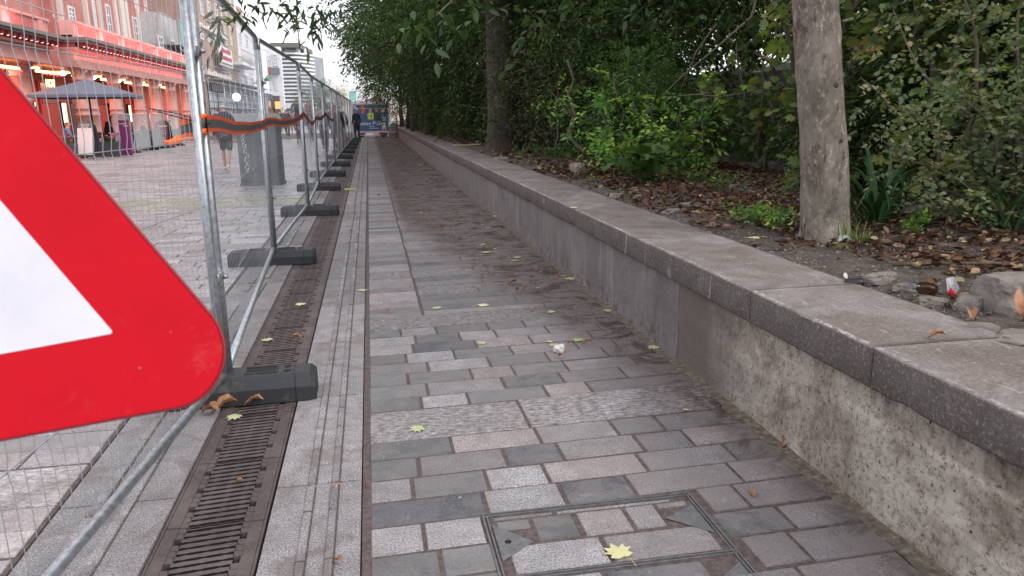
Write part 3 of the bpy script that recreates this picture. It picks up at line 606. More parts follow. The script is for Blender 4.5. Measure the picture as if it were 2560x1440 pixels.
def leaves(P, D, S, tmpl, roll=.5):
    X, Y, Z = frames(D, RNG.normal(0, roll, len(P))); T, F = tmpl
    V = P[:, None, :] + S[:, None, None] * (T[None, :, 0:1] * X[:, None, :] + T[None, :, 1:2] * Y[:, None, :] + T[None, :, 2:3] * Z[:, None, :])
    Fa = (F[None] + (np.arange(len(P)) * len(T))[:, None, None]).reshape(-1, F.shape[1]); return V.reshape(-1, 3), Fa
def sprigs(C, O, nleaf, length, size, tmpl, droop=.4, spread=.9, opp=True, hang=.35):
    """C: sprig origins, O: outward directions; leaves set in two ranks along each twig"""
    n = len(C); O = O / (np.linalg.norm(O, axis=1, keepdims=True) + 1e-9); side = np.cross(O, [0, 0, 1.]) + RNG.normal(0, .25, O.shape); side /= np.linalg.norm(side, axis=1, keepdims=True) + 1e-9
    Ls = length * RNG.uniform(.6, 1.3, n); P = []; D = []; S = []; T = []; tn = RNG.random(n)
    for k in range(nleaf):
        t_ = (k + 1) / nleaf; pos = C + O * (Ls * t_)[:, None] + np.array([0, 0, -1.]) * (droop * Ls * t_ * t_)[:, None]
        sg_ = 1 if k % 2 else -1
        d = O * (1 - spread * .55) + side * sg_ * spread + RNG.normal(0, .28, O.shape); d[:, 2] -= hang
        if k == nleaf - 1: d = O + RNG.normal(0, .2, O.shape); d[:, 2] -= hang
        P.append(pos + RNG.normal(0, size * .15, pos.shape)); D.append(d); S.append(size * RNG.uniform(.65, 1.2, n)); T.append(np.clip(tn * .65 + RNG.random(n) * .35, 0, 1))
    return np.concatenate(P), np.concatenate(D), np.concatenate(S), np.concatenate(T)
def leafmat(name, stops, rough=.5, trans=.35, spec=.35):
    q = NM(name); oi = q.n('ShaderNodeObjectInfo').outputs['Random']; t_ = q.attr('tint')
    c = q.ramp(t_, stops); big = q.ramp(q.noise(1.1, 3, .5), [(.3, .7), (.7, 1.25)]); c = q.mix(1, c, big, 'MULTIPLY'); q.col(c); q.set(Roughness=rough); q.b.inputs['Specular IOR Level'].default_value = spec
    tr = q.n('ShaderNodeBsdfTranslucent'); q.L(q.mix(1, c, (1.1, 1.3, .5), 'MULTIPLY'), tr.inputs[0]); mx = q.n('ShaderNodeMixShader'); mx.inputs[0].default_value = trans
    q.L(q.b.outputs[0], mx.inputs[1]); q.L(tr.outputs[0], mx.inputs[2]); q.L(mx.outputs[0], q.out.inputs[0]); return q.m
DARKG = leafmat('leaf_dark_green', [(0, (.014, .032, .012)), (.5, (.035, .070, .022)), (.8, (.065, .10, .032)), (1, (.12, .14, .04))])
MIDG = leafmat('leaf_mid_green', [(0, (.028, .060, .018)), (.5, (.058, .115, .028)), (.85, (.10, .16, .04)), (1, (.20, .18, .05))])
BRIG = leafmat('leaf_bright_green', [(0, (.035, .085, .022)), (.4, (.09, .21, .045)), (.7, (.24, .42, .08)), (1, (.62, .66, .13))], trans=.4)
HAWG = leafmat('leaf_grey_green', [(0, (.07, .105, .062)), (.45, (.15, .20, .11)), (.75, (.26, .28, .14)), (.9, (.33, .26, .15)), (1, (.36, .19, .12))])
SYCG = leafmat('leaf_sycamore', [(0, (.045, .08, .025)), (.5, (.12, .18, .045)), (.8, (.24, .25, .07)), (1, (.32, .17, .08))])
LITM = leafmat('leaf_lit_back', [(0, (.10, .15, .07)), (.5, (.22, .27, .12)), (1, (.42, .42, .22))], trans=.5)  # pale colour stands in for bright light on the back trees
def barkmat(name, c1, c2, sc_=14):
    q = NM(name); n_ = q.noise(1, 6, .75, vec=q.mapv((sc_, sc_, sc_ * .3))); q.col(q.ramp(n_, [(.3, c1), (.7, c2)])); q.set(Roughness=.9); q.bump(n_, .8, .02); return q.m
BARK = barkmat('bark_dark', (.022, .017, .014), (.07, .052, .042)); TWIG = barkmat('bark_twig', (.06, .045, .035), (.16, .13, .10), 30)
def wob(a, b_, n=6, amp=.1, seed=0):
    a = Vector(a); b_ = Vector(b_); L_ = (b_ - a).length
    return [a.lerp(b_, i / n) + Vector((noise.noise(Vector((i * .7, seed, 1))), noise.noise(Vector((i * .7, seed, 5))), noise.noise(Vector((i * .7, seed, 9))) * .6)) * amp * L_ * math.sin(math.pi * i / n) * 1.6 for i in range(n + 1)]
def crown_points(n, c, rad, shell=.5, zcut=None, lump=.35, seed=0):
    d = RNG.normal(0, 1, (n, 3)); d /= np.linalg.norm(d, axis=1, keepdims=True)
    lum = np.array([1 + lump * 2 * noise.noise(Vector((v[0] * 1.8 + seed, v[1] * 1.8, v[2] * 1.8))) for v in d])
    r_ = (shell + (1 - shell) * RNG.random(n) ** .6) * lum; return np.array(c) + d * r_[:, None] * np.array(rad), d
def shrub(name, rad, h0, n, nleaf, size, tmpl, mat_, stems=7, length=.35, shell=.45, droop=.4, seed=1, trunk=.05, trunk_h=None, stemmat=None, lump=.35, spread=.9):
    """a shrub or tree at the origin: crown centre height h0, radii rad"""
    root = empty(name); C_, d = crown_points(n, (0, 0, h0), rad, shell, lump=lump, seed=seed)
    keep = C_[:, 2] > .06; C_ = C_[keep]; d = d[keep] * np.array([1, 1, .6]) + RNG.normal(0, .3, (keep.sum(), 3))
    P, D, S, T = sprigs(C_, d, nleaf, length, size, tmpl, droop=droop, spread=spread); V, F = leaves(P, D, S, tmpl); k = len(tmpl[1]); link('foliage', np_mesh('foliage', V, F, mat_, np.repeat(T, k)), root)
    mb = MB(); random.seed(seed)
    th = trunk_h or h0 * .5
    if trunk > .09: mb.tube(wob((0, 0, -.1), (random.uniform(-.2, .2), random.uniform(-.2, .2), h0), 8, .05, seed), [trunk * (1.25 if i == 0 else 1 - .08 * i) for i in range(9)], 9)
    for i in range(stems):
        j = random.randrange(len(C_)); tip = Vector(C_[j]); base = Vector((random.uniform(-.15, .15), random.uniform(-.15, .15), -.05)) if trunk <= .09 else Vector((0, 0, th * random.uniform(.7, 1.6)))
        r0 = trunk * random.uniform(.3, .7) if trunk > .09 else trunk * random.uniform(.4, 1)
        mb.tube(wob(base, tip, 7, .14, seed + i * 3), [max(.003, r0 * (1 - i_ / 7.6)) for i_ in range(8)], 6)
    for i in range(22 if trunk <= .09 else 0):
        j = random.randrange(len(C_)); a_ = Vector(C_[j]); o_ = Vector(d[j]).normalized(); l_ = random.uniform(.5, 1.2) * rad[0] * .5; mb.tube(wob(a_ - o_ * l_ * .5, a_ + o_ * l_ * .5 - Vector((0, 0, .15 * l_)), 5, .16, i), [.006 - .0009 * k_ for k_ in range(6)], 4, 1, cap=False)
    mb.build('branches' if trunk <= .09 else 'trunk', [stemmat or BARK, TWIG], root); return root
def place(root, x, y, z, rz=0, s=1, label=None, cat=None, group=None, first=False, sz=None):
    o = root if first else copy_tree(root); o.location = (x, y, z); o.rotation_euler = (0, 0, rz); o.scale = (s, s, sz or s); return tag(o, label, cat, group)
G_H = 'shrubs and small trees of the dense hedge behind the wall'
# far overhanging trees
t1 = shrub('broadleaf_tree', (2.9, 2.9, 2.6), 4.3, 2500, 9, .13, OVAL, DARKG, 14, .5, .35, .5, 3, .16, lump=.45)
t2 = shrub('broadleaf_tree', (2.6, 2.6, 2.5), 4.2, 2500, 9, .115, OVAL, MIDG, 14, .5, .35, .45, 8, .14, lump=.45)
TR = [(t1, 1.9, 45.0, 0, .9, 'farthest dark tree overhanging the end of the path'), (t2, 2.0, 39.0, 1, 1.0, 'green tree leaning over the path, second from the far end of the wall'),
      (t1, 1.95, 33.5, 2.2, 1.05, 'dark green tree with its crown spreading low over the far path'), (t2, 2.1, 28.0, 3.1, 1.05, 'tree whose crown reaches farthest out over the path against the white sky'),
      (t1, 2.7, 23.2, 4.0, 1.0, 'dense dark tree overhanging the wall in the middle distance'), (t2, 3.5, 18.9, 5.0, 1.0, 'green tree beyond the thick brown trunk'),
      (t1, 4.7, 14.3, .6, 1.05, 'dark tree filling the top middle above the thick brown trunk'), (t1, 6.9, 9.2, 1.7, 1.05, 'dark tree behind the bright green saplings'), (t2, 6.6, 36, 2, 1.3, 'tall tree far behind the hedge'), (t1, 9.5, 30, 1, 1.5, 'tall dark tree far back behind the hedge'), (t2, 6.9, 19.0, 3, 1.3, 'tall tree filling the gap above the pale house'), (t2, 12.5, 12.5, 5.2, 1.7, 'broad tree far behind the smooth trunk'), (t2, 10.6, 13.0, 4, 1.3, 'tall tree behind the smooth trunk, beyond the gap'), (t1, 9.6, 7.6, 5, 1.5, 'tall dark tree behind the hedge, right of the smooth trunk'), (t1, 8.2, 4.2, .5, 1.4, 'tall dark tree behind the right-edge bush'), (t1, 7.4, 24, 2, 1.35, 'tall dark tree behind the middle of the hedge')]
for i, (p, x, y, rz, s, l) in enumerate(TR): place(p, x, y, .55, rz, s, l, 'tree', G_H, first=(p is t1 and i == 0) or (p is t2 and i == 1))
# low shrubs closing the hedge down to the soil
s1 = shrub('privet_shrub', (1.25, 1.4, 1.15), 1.1, 1800, 9, .075, OVAL, DARKG, 16, .3, .35, .3, 11, .035)
s2_ = shrub('privet_shrub', (1.2, 1.3, 1.3), 1.25, 1600, 9, .080, OVAL, MIDG, 18, .32, .35, .35, 12, .035)
BRZ = leafmat('leaf_bronze', [(0, (.035, .022, .018)), (.4, (.06, .05, .03)), (.7, (.09, .10, .04)), (.9, (.17, .12, .06)), (1, (.26, .16, .09))])
s3 = shrub('bronze_shrub', (1.15, 1.25, 1.3), 1.45, 620, 7, .082, OVAL, BRZ, 26, .34, .3, .4, 19, .04)
SHR = [(s1, 3.6, 47, 0, 1.1, 'last low shrub where the wall ends'), (s2_, 3.7, 43, 1, 1.1, 'low shrub second from the far end of the wall'), (s1, 3.8, 39, 2, 1.15, 'low dark shrub third from the far end of the wall'),
       (s2_, 3.6, 35, 3, 1.1, 'low shrub behind the wall under the far overhanging trees'), (s1, 3.8, 31, 4, 1.15, 'dark shrub beside the small pale trunk far down the bed'), (s1, 3.5, 27, 5, 1.1, 'dark low shrub with leaves down to the soil, middle distance'),
       (s2_, 3.7, 23.4, .5, 1.15, 'shrub just beyond the stick lying on the wall'), (s1, 3.3, 20.3, 1.5, 1.0, 'dark rounded shrub left of the thick brown trunk'), (s3, 4.3, 14.8, 2.5, 1.15, 'dark brownish shrub right of the thick trunk'), (s1, 4.8, 17.5, 3.1, 1.3, 'shrub directly behind the thick brown trunk'),
       (s2_, 4.2, 12.4, 4.4, 1.0, 'shrub in deep shade behind the slim bare stem'), (s1, 6.3, 8.0, 2.9, 1.0, 'dark shrub behind the bright saplings, nearest of the shaded ones'), (s1, 5.9, 6.4, 5.3, 1.15, 'dark shrub behind the smooth tree trunk'), (s2_, 6.6, 4.6, 5.3, 1.3, 'tall dark shrub behind the lobed-leaf bush at the right edge')]
SHR += [(s3, 3.35, 13.4, 1.9, .9, 'brownish dark shrub close behind the wall between the thick trunk and the slim grey stem'), (s2_, 5.75, 10.6, 2.2, .42, 'small low shrub in front of the pale house in the gap'), (s2_, 6.3, 12.6, .2, .5, 'small shrub farther back in front of the pale house'), (s2_, 3.65, 9.9, 3.3, .62, 'low dark shrub among the bright saplings'), (s1, 4.6, 6.3, 2.2, .62, 'low dark shrub tucked behind the smooth trunk'), (s3, 3.5, 16.9, 4.2, .9, 'dark shrub touching the right side of the thick trunk')]
for i, (p, x, y, rz, s, l) in enumerate(SHR): place(p, x, y, .5, rz, s, l, 'shrub', G_H, first=(i in (0, 1) or (p is s3 and s == 1.15)))
random.seed(61)
# thick brown trunk in the hedge
bt = empty('chestnut_tree', (2.62, 15.1, .5), 'thick dark brown tree trunk rising out of the hedge in the middle distance', 'tree')
mb = MB(); pts = [(0, 0, -.1), (.0, 0, .1), (0, 0, .35), (.0, 0, .9), (-.03, 0, 1.6), (-.05, .05, 2.6), (-.1, .1, 3.8), (-.1, .1, 5.4)]
mb.tube(pts, [.52, .42, .345, .31, .29, .28, .26, .2], 16)
for k, v in enumerate(mb.v):
    n_ = 1 + .12 * noise.noise(Vector((v[0] * 7, v[1] * 7, v[2] * 1.2))); mb.v[k] = (v[0] * n_, v[1] * n_, v[2])
mb.build('trunk', BARK, bt)
C_, d = crown_points(900, (-.1, 0, 4.9), (2.4, 2.4, 1.6), .3, seed=33); P, D, S, T = sprigs(C_, d, 8, .5, .13, OVAL, .5); V, F = leaves(P, D, S, OVAL); link('crown', np_mesh('crown', V, F, DARKG, np.repeat(T, 2)), bt)
C_ = np.array([(RNG.normal(0.25, .55), RNG.normal(-.4, .35), z) for z in RNG.uniform(.4, 3.4, 620)]); P, D, S, T = sprigs(C_, RNG.normal(0, 1, C_.shape) + [0, -.6, 0], 7, .25, .07, OVAL, .4); V, F = leaves(P, D, S, OVAL); link('ivy', np_mesh('ivy', V, F, DARKG, np.repeat(T, 2)), bt)
# ash-like saplings: bright compound leaves reaching out of the shade
def compound(C, O, n_leaflet, length, size):
    P, D, S, T = sprigs(C, O, n_leaflet, length, size, OVAL, droop=.35, spread=1.1, hang=.15); return P, D, S, T
def sapling(name, stems, mat_, nper, size, length, label, cat, tm=OVAL, loc=(0, 0, 0), nl=9, rr=.16):
    root = empty(name, loc, label, cat); Cs = []; Os = []; mb = MB()
    for si, (a, b_, r0) in enumerate(stems):
        pts = wob(a, b_, 8, .10, si * 3.3 + loc[1]); mb.tube(pts, [max(.0025, r0 * (1 - .1 * k)) for k in range(9)], 6)
        for k in range(nper):
            f = random.random() ** .7; idx = f * 7.99; i = int(idx); p = pts[i].lerp(pts[i + 1], idx - i)
            o_ = Vector((random.gauss(0, 1), random.gauss(0, 1) - .25, random.gauss(0, .5) + .1)).normalized(); Cs.append(p + o_ * random.uniform(0, rr)); Os.append(o_)
    P, D, S, T = sprigs(np.array([tuple(c) for c in Cs]), np.array([tuple(c) for c in Os]), nl, length, size, tm, droop=.5, spread=1.05, hang=.25)
    V, F = leaves(P, D, S, tm); link('foliage', np_mesh('foliage', V, F, mat_, np.repeat(T, len(tm[1]))), root); mb.build('stems', TWIG, root); return root
random.seed(21)
def bz(x, y): return bedz(x, y) - .02
sapling('ash_sapling', [((0, 0, 0), (-1.35, -.3, 1.05), .03), ((0, 0, 0), (-.75, -.5, 1.35), .02), ((0, 0, .3), (-.2, -.3, 1.2), .015)], BRIG, 22, .085, .30, 'bright green ash-like sapling arching left across the shade', 'sapling', loc=(3.75, 10.6, .6))
sapling('ash_sapling', [((0, 0, 0), (-.45, -.4, .95), .03), ((0, 0, 0), (.25, -.4, 1.0), .02), ((0, 0, 0), (-.1, .1, 1.2), .02), ((.1, 0, .1), (.45, -.2, .55), .012), ((0, 0, .1), (-.55, -.3, .5), .012)], BRIG, 20, .085, .29, 'bright green ash-like sapling with dense foliage above the pale rock', 'sapling', loc=(3.0, 8.9, .6))
sapling('ash_sapling', [((0, 0, 0), (-.15, -.35, .8), .02), ((0, 0, 0), (.35, -.3, 1.0), .018), ((0, 0, 0), (.1, -.1, .6), .012), ((0, 0, 0), (-.4, 0, .9), .012)], BRIG, 17, .08, .28, 'bright green ash-like sapling nearest the smooth tree trunk', 'sapling', loc=(3.3, 7.9, .6))
sapling('sycamore_sapling', [((0, 0, 0), (-.06, 0, .42), .02), ((-.02, 0, .2), (.28, -.1, .44), .012), ((-.02, 0, .15), (-.25, -.1, .40), .012)], MIDG, 7, .15, .2, 'small sycamore sapling with big dark lobed leaves on a slim brown stem', 'sapling', tm=MAPLE, loc=(2.82, 7.75, .6), nl=4, rr=.05)
sapling('sycamore_shrub', [((0, 0, 0), (-.3, -.2, 2.2), .05), ((0, 0, .5), (-.55, .0, 1.8), .03), ((0, 0, .4), (.3, -.3, 2.3), .04), ((0, 0, .8), (.6, -.3, 1.6), .025), ((0, 0, .2), (-.35, -.4, 1.0), .02), ((0, 0, .1), (-.3, -.35, .45), .015)], SYCG, 24, .105, .25, 'sycamore shrub with yellowing lobed leaves behind the smooth trunk, on its left', 'shrub', tm=MAPLE, loc=(4.15, 6.5, .6), nl=5, rr=.3)
sapling('sycamore_shrub', [((0, 0, 0), (.3, -.2, 2.3), .05), ((0, 0, .5), (-.45, .0, 2.0), .03), ((0, 0, .4), (.8, -.3, 2.0), .04), ((0, 0, .8), (1.2, -.1, 1.6), .025), ((0, 0, .2), (-.15, -.2, 1.0), .02)], SYCG, 24, .11, .25, 'dark shrub with big rounded leaves between the smooth trunk and the right-edge bush', 'shrub', tm=MAPLE, loc=(4.5, 5.5, .6), nl=5, rr=.35)
sapling('sycamore_shrub', [((0, 0, 0), (-.5, -.1, 1.5), .03), ((0, 0, 0), (.1, .1, 1.9), .035), ((0, 0, .3), (-.9, .1, 1.0), .015), ((0, 0, .2), (.45, 0, 1.3), .02)], SYCG, 15, .10, .22, 'thin-stemmed shrub with sparse yellow-green leaves in the bright gap left of the trunk', 'shrub', tm=MAPLE, loc=(4.7, 8.6, .6), nl=4, rr=.2)
# hawthorn at the right edge
random.seed(5)
HS = [((0, 0, 0), (-.95, .05, .62), .02), ((0, 0, .1), (-1.05, .1, .95), .02), ((0, 0, .1), (-.8, .2, 1.35), .02), ((0, 0, .2), (-.4, .2, 1.6), .02), ((0, 0, .1), (-.75, -.2, .30), .016), ((0, 0, .3), (.5, 0, 1.5), .02), ((0, 0, .1), (.5, -.1, .8), .02), ((0, 0, .2), (-.2, -.3, 1.2), .02), ((0, 0, .2), (0, -.4, .7), .02), ((0, 0, .3), (-.6, -.1, 1.0), .018), ((0, 0, .1), (.2, -.4, .35), .014), ((0, 0, .5), (-.1, .1, 1.9), .014), ((0, 0, .4), (.3, .1, 1.9), .014)]
sapling('hawthorn_bush', HS, HAWG, 62, .042, .17, 'straggly hawthorn bush with small grey-green lobed leaves at the right edge', 'bush', tm=HAW, loc=(3.95, 4.15, .58), nl=8, rr=.22)
# bare hanging twigs
mb = MB(); pts0 = [atY(1880, 40, 5.6), atY(1790, 120, 5.7), atY(1705, 190, 5.8), atY(1650, 245, 5.8)]; o_ = pts0[0].copy()
mb.tube([p - o_ for p in pts0], [.009, .008, .006, .003], 6); mb.tube([p - o_ for p in (atY(1655, 244, 5.8), atY(1740, 236, 5.8), atY(1800, 242, 5.75), atY(1900, 226, 5.7))], [.003, .006, .005, .003], 5); mb.tube([p - o_ for p in (atY(1790, 60, 5.7), atY(1740, 130, 5.7), atY(1700, 228, 5.75))], [.004, .005, .003], 5)
mb.tube([Vector((0, 0, 0)), Vector((.3, .4, .5)), Vector((.5, .6, 1.1))], [.009, .012, .014], 6)
tag(mb.build('bare_branch', TWIG, loc=o_), 'pale bare dead branch hanging in the shade left of the smooth trunk', 'branch')
# smooth-barked foreground tree
q = NM('bark_smooth'); n_ = q.noise(1, 6, .75, vec=q.mapv((9, 9, 5))); c = q.ramp(n_, [(.34, (.085, .064, .048)), (.5, (.185, .152, .122)), (.66, (.28, .245, .205))])
c = q.mix(q.ramp(q.noise(1, 5, .8, vec=q.mapv((30, 30, 16))), [(.54, 0.), (.64, .8)]), c, (.44, .40, .36)); c = q.mix(q.ramp(q.noise(1, 4, .7, vec=q.mapv((14, 14, 6))), [(.34, .85), (.42, 0.)]), c, (.06, .045, .035)); c = q.mix(q.ramp(q.noise(2.3, 4, .6), [(.5, 0.), (.62, .35)]), c, (.12, .125, .085))
q.col(c); q.set(Roughness=.88); q.bump(q.noise(1, 6, .8, vec=q.mapv((40, 40, 20))), .9, .016); SMB = q.m
ft = empty('smooth_barked_tree', (2.66, 4.12, .55), 'slim tree with smooth mottled grey bark standing in the bed just behind the wall', 'tree')
mb = MB(); P_ = [(.03, 0, -.05), (.012, 0, .03), (.0, 0, .15), (-.02, 0, .4), (-.07, 0, .75), (-.12, 0, 1.05), (-.17, 0, 1.4), (-.22, 0, 1.8), (-.3, .0, 2.6), (-.4, .1, 3.4), (-.5, .1, 4.6)]
R_ = [.20, .162, .138, .133, .13, .126, .12, .117, .11, .09, .05]; pts = []; rs = []
for i in range(60):
    f = i / 59 * 9.999; k = int(f); t_ = f - k; pts.append(Vector(P_[k]).lerp(Vector(P_[k + 1]), t_)); rs.append(R_[k] * (1 - t_) + R_[k + 1] * t_)
mb.tube(pts, rs, 28)
for k, v in enumerate(mb.v):
    a_ = Vector(P_[0]); n_ = .006 * noise.noise(Vector((v[0] * 14, v[1] * 14, v[2] * 5))) + .004 * noise.noise(Vector((v[0] * 40, v[1] * 40, v[2] * 22))); cx = np.interp(v[2], [p[2] for p in P_], [p[0] for p in P_]); dx, dy = v[0] - cx, v[1]; l_ = math.hypot(dx, dy) or 1; mb.v[k] = (v[0] + dx / l_ * n_ * (1.6), v[1] + dy / l_ * n_ * 1.6, v[2])
mb.build('trunk', SMB, ft)
for kx, ky, kz, kr in ((-.08, -.115, .93, .026), (.03, -.12, 1.12, .018), (-.13, -.10, 1.55, .02), (-.02, -.125, .62, .014), (-.20, -.09, 1.9, .022)): mb = MB(); mb.lathe((kx, ky, kz), [(kr * .2, -kr), (kr, -kr * .4), (kr * 1.1, 0), (kr * .8, kr * .5), (kr * .2, kr)], 10, sy=.5); mb.build('bark_knot', BARK, ft)
# limbs above the frame and the sprays that hang into the top of the picture
def W2(p): return Vector(p) - Vector((2.66, 4.12, .55))
limb = MB(); tips = []
def L3(px, py, Y): return W2(atY(px, py, Y))
LM = [((-.3, 0, 2.6), L3(700, -190, 6.2), .05), (L3(1000, -260, 5.6), L3(640, -20, 5.2), .018), (L3(900, -230, 5.9), L3(770, -10, 6.0), .016), (L3(760, -200, 6.2), L3(560, -60, 6.0), .016), ((-.25, 0, 2.2), L3(1180, -80, 4.8), .03), (L3(1200, -90, 4.8), L3(1090, 40, 4.4), .008),
      ((-.35, 0, 3.0), L3(820, -330, 4.2), .04), ((-.4, 0, 3.4), (.8, -1.5, 4.6), .04), ((-.4, 0, 3.4), (1.6, .8, 4.8), .04), ((-.4, 0, 3.6), (-1.4, 2.0, 4.6), .04), ((-.3, 0, 2.9), L3(1500, -120, 6), .03)]
for i, (a, b_, r0) in enumerate(LM): limb.tube(wob(a, b_, 8, .07, i), [max(.004, r0 * (1 - .1 * k)) for k in range(9)], 7)
limb.build('limbs', TWIG, ft)
SPR = [(560, 12, 5.2), (600, 6, 5.2), (640, 16, 5.3), (670, 5, 5.3), (695, 18, 5.4), (540, 55, 5.0), (520, 62, 5.0), (555, 68, 5.0), (715, 30, 5.6), (740, 12, 5.6), (755, 28, 5.7), (775, 40, 5.8), (790, 20, 5.9), (805, 45, 6.0), (812, 12, 6), (830, 8, 6.2), (735, 45, 5.7), (680, 32, 5.4), (768, 68, 5.8), (760, 5, 5.7), (725, 2, 5.6), (640, -8, 5.3), (845, 22, 6.4), (590, 22, 5.2), (820, 30, 6.1), (800, 70, 6.0)]
C_ = np.array([tuple(L3(x, y - 6, Y)) for x, y, Y in SPR for _ in (0, 1)]) + RNG.normal(0, .03, (len(SPR) * 2, 3)); O_ = RNG.normal(0, .6, C_.shape) + np.array([0, 0, -.35])
P, D, S, T = sprigs(C_, O_, 5, .13, .085, LANCE, .4, hang=.55); V, F = leaves(P, D, S, LANCE); link('hanging_sprays', np_mesh('sprays', V, F, DARKG, np.repeat(T, 2)), ft)
NR = [(1065, 40, 4.3), (1120, 25, 4.5), (1085, 60, 4.35), (1170, 20, 4.6), (1230, 30, 4.8), (1290, 10, 5), (1400, 20, 5.2), (1500, 10, 5.4), (1330, 60, 5.2), (1180, -10, 4.6), (1640, 20, 5.4), (1750, 10, 5.2), (1560, 50, 5.6), (1850, 30, 5.2), (1940, 10, 5.0), (2250, 5, 4.8), (2400, 15, 4.8), (2180, 30, 5.2)]
C_ = np.array([tuple(L3(x, y - 10, Y)) for x, y, Y in NR for _ in range(2)]) + RNG.normal(0, .08, (len(NR) * 2, 3)); O_ = RNG.normal(0, .6, C_.shape) + np.array([0, 0, -.2])
P, D, S, T = sprigs(C_, O_, 6, .17, .085, OVAL, .4, hang=.55); V, F = leaves(P, D, S, OVAL); link('hanging_sprays', np_mesh('sprays', V, F, DARKG, np.repeat(T, 2)), ft)
C_, d = crown_points(700, (0, .3, 5.0), (2.9, 2.9, 1.2), .3, seed=44); P, D, S, T = sprigs(C_, d, 7, .5, .13, LANCE, .5); V, F = leaves(P, D, S, LANCE); link('crown', np_mesh('crown', V, F, MIDG, np.repeat(T, 2)), ft)
# small trunks seen between the shrubs
def ytree(mb, m_, loc, label):
    e = empty('young_tree', loc, label, 'tree'); mb.build('trunk', m_, e); k = len(mb.v) and max(v[2] for v in mb.v); C_ = np.array([(random.gauss(0, .5), random.gauss(0, .5), k * random.uniform(.9, 1.5)) for _ in range(70)]); P, D, S, T = sprigs(C_, RNG.normal(0, 1, C_.shape), 7, .3, .07, OVAL, .4); V, F = leaves(P, D, S, OVAL); link('crown', np_mesh('crown', V, F, DARKG, np.repeat(T, 2)), e)
mb = MB(); mb.tube(wob((0, 0, 0), (.1, .1, 2.2), 6, .08, 3), [.09, .07, .06, .06, .05, .05, .04], 8); ytree(mb, TWIG, (2.75, 24.5, .5), 'slim pale grey tree stem far down the bed by the stick')
mb = MB(); mb.tube(wob((0, 0, 0), (-.2, .1, 1.6), 6, .12, 7), [.045, .035, .03, .03, .025, .02, .02], 8); ytree(mb, TWIG, (3.15, 11.3, .5), 'slim crooked brown stem just behind the large pale rock')
mb = MB(); mb.tube(wob((0, 0, 0), (.05, .1, 1.4), 6, .06, 9), [.03, .025, .022, .02, .02, .018, .015], 8); ytree(mb, TWIG, (3.1, 12.7, .5), 'thin straight grey stem between the thick trunk and the rock')
mb = MB()
for k, (a, b_, r0) in enumerate((((0, 0, 0), (-.55, 0, 1.6), .05), ((0, 0, 0), (-.15, .1, 2.0), .07), ((-.12, 0, .8), (-.8, .1, 1.35), .03), ((0, 0, .5), (.25, .2, 2.1), .04))): mb.tube(wob(a, b_, 6, .12, k), [r0 * (1 - .1 * j) for j in range(7)], 7)
ytree(mb, BARK, (4.6, 7.2, .55), 'dark forked tree stems silhouetted just left of the smooth trunk')
# pale backdrop beyond the hedge: lawn, road, house, light trees
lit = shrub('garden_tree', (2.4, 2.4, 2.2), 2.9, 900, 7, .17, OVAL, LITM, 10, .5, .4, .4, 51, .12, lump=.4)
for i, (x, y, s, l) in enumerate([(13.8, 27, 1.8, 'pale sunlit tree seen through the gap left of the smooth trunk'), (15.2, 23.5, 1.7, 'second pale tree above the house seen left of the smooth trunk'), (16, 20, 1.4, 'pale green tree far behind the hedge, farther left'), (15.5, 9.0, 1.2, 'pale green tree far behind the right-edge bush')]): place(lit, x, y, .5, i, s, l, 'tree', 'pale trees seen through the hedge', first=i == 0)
PALEW = plain('pale_render', (.80, .79, .82), .8, var=.08, scale=2); PANE = plain('shutter_slats', (.40, .42, .45), .5, var=.2)
hb = empty('pale_house', (12, 18, .5), 'pale grey house with a shuttered window glimpsed through the hedge', 'house')
mb = MB(); mb.box(-.2, 4, -14, 14, 0, 1.9); mb.build('wall', PALEW, hb)
mb = MB(); mb.box(-.45, 4.2, -14.2, 14.2, 1.9, 2.05); mb.build('roof_edge', PALEW, hb)
for yy in (-8.2, -4.4, 2.6, 6.4):
    mb = MB(); mb.box(-.26, -.2, yy, yy + 1.3, .45, 1.45)
    w_ = mb.build('window', PALEW, hb); mb = MB()
    for k in range(9): mb.box(-.30, -.265, yy + .08, yy + 1.22, .56 + k * .1, .62 + k * .1)
    mb.build('shutter', PANE, w_)
mb = MB(); mb.box(8.2, 12, -4, 60, .45, .60); tag(mb.build('side_pavement', plain('side_pavement', (.6, .6, .64), .8, var=.1, scale=2)), kind='structure')
# strap leaves, herbs, grass tufts
def straps(name, n, L_, w, mat_, loc, label, cat, spread=.8, up=1.0):
    mb = MB(); 
    for i in range(n):
        a = random.uniform(0, 2 * math.pi); l = L_ * random.uniform(.6, 1.15); sp = spread * random.uniform(.4, 1.2); ww = w * random.uniform(.7, 1.2); dx, dy = math.cos(a), math.sin(a); sx_, sy_ = -dy, dx; vs = []
        b0 = (random.gauss(0, .05), random.gauss(0, .05)); N_ = 7
        for k in range(N_ + 1):
            t_ = k / N_; r_ = l * sp * t_ * (.5 + .5 * t_); z = l * up * (t_ - .62 * sp * t_ * t_ * t_); wk = ww * (1 - t_) ** .6 * (.6 + .6 * min(1, t_ * 4))
            for s_ in (-1, 0, 1): vs.append((b0[0] + dx * r_ + sx_ * wk * s_, b0[1] + dy * r_ + sy_ * wk * s_, z + (0 if s_ == 0 else wk * .35)))
        mb.add(vs, [(k * 3 + j, k * 3 + j + 1, (k + 1) * 3 + j + 1, (k + 1) * 3 + j) for k in range(N_) for j in range(2)], 0, True)
    o = mb.build(name, mat_, loc=loc); fattr(o, 'tint', np.repeat(RNG.random(n), 14)); return tag(o, label, cat)
IRIS = leafmat('leaf_strap', [(0, (.022, .06, .022)), (.6, (.045, .11, .038)), (1, (.085, .18, .055))], rough=.35, trans=.2)
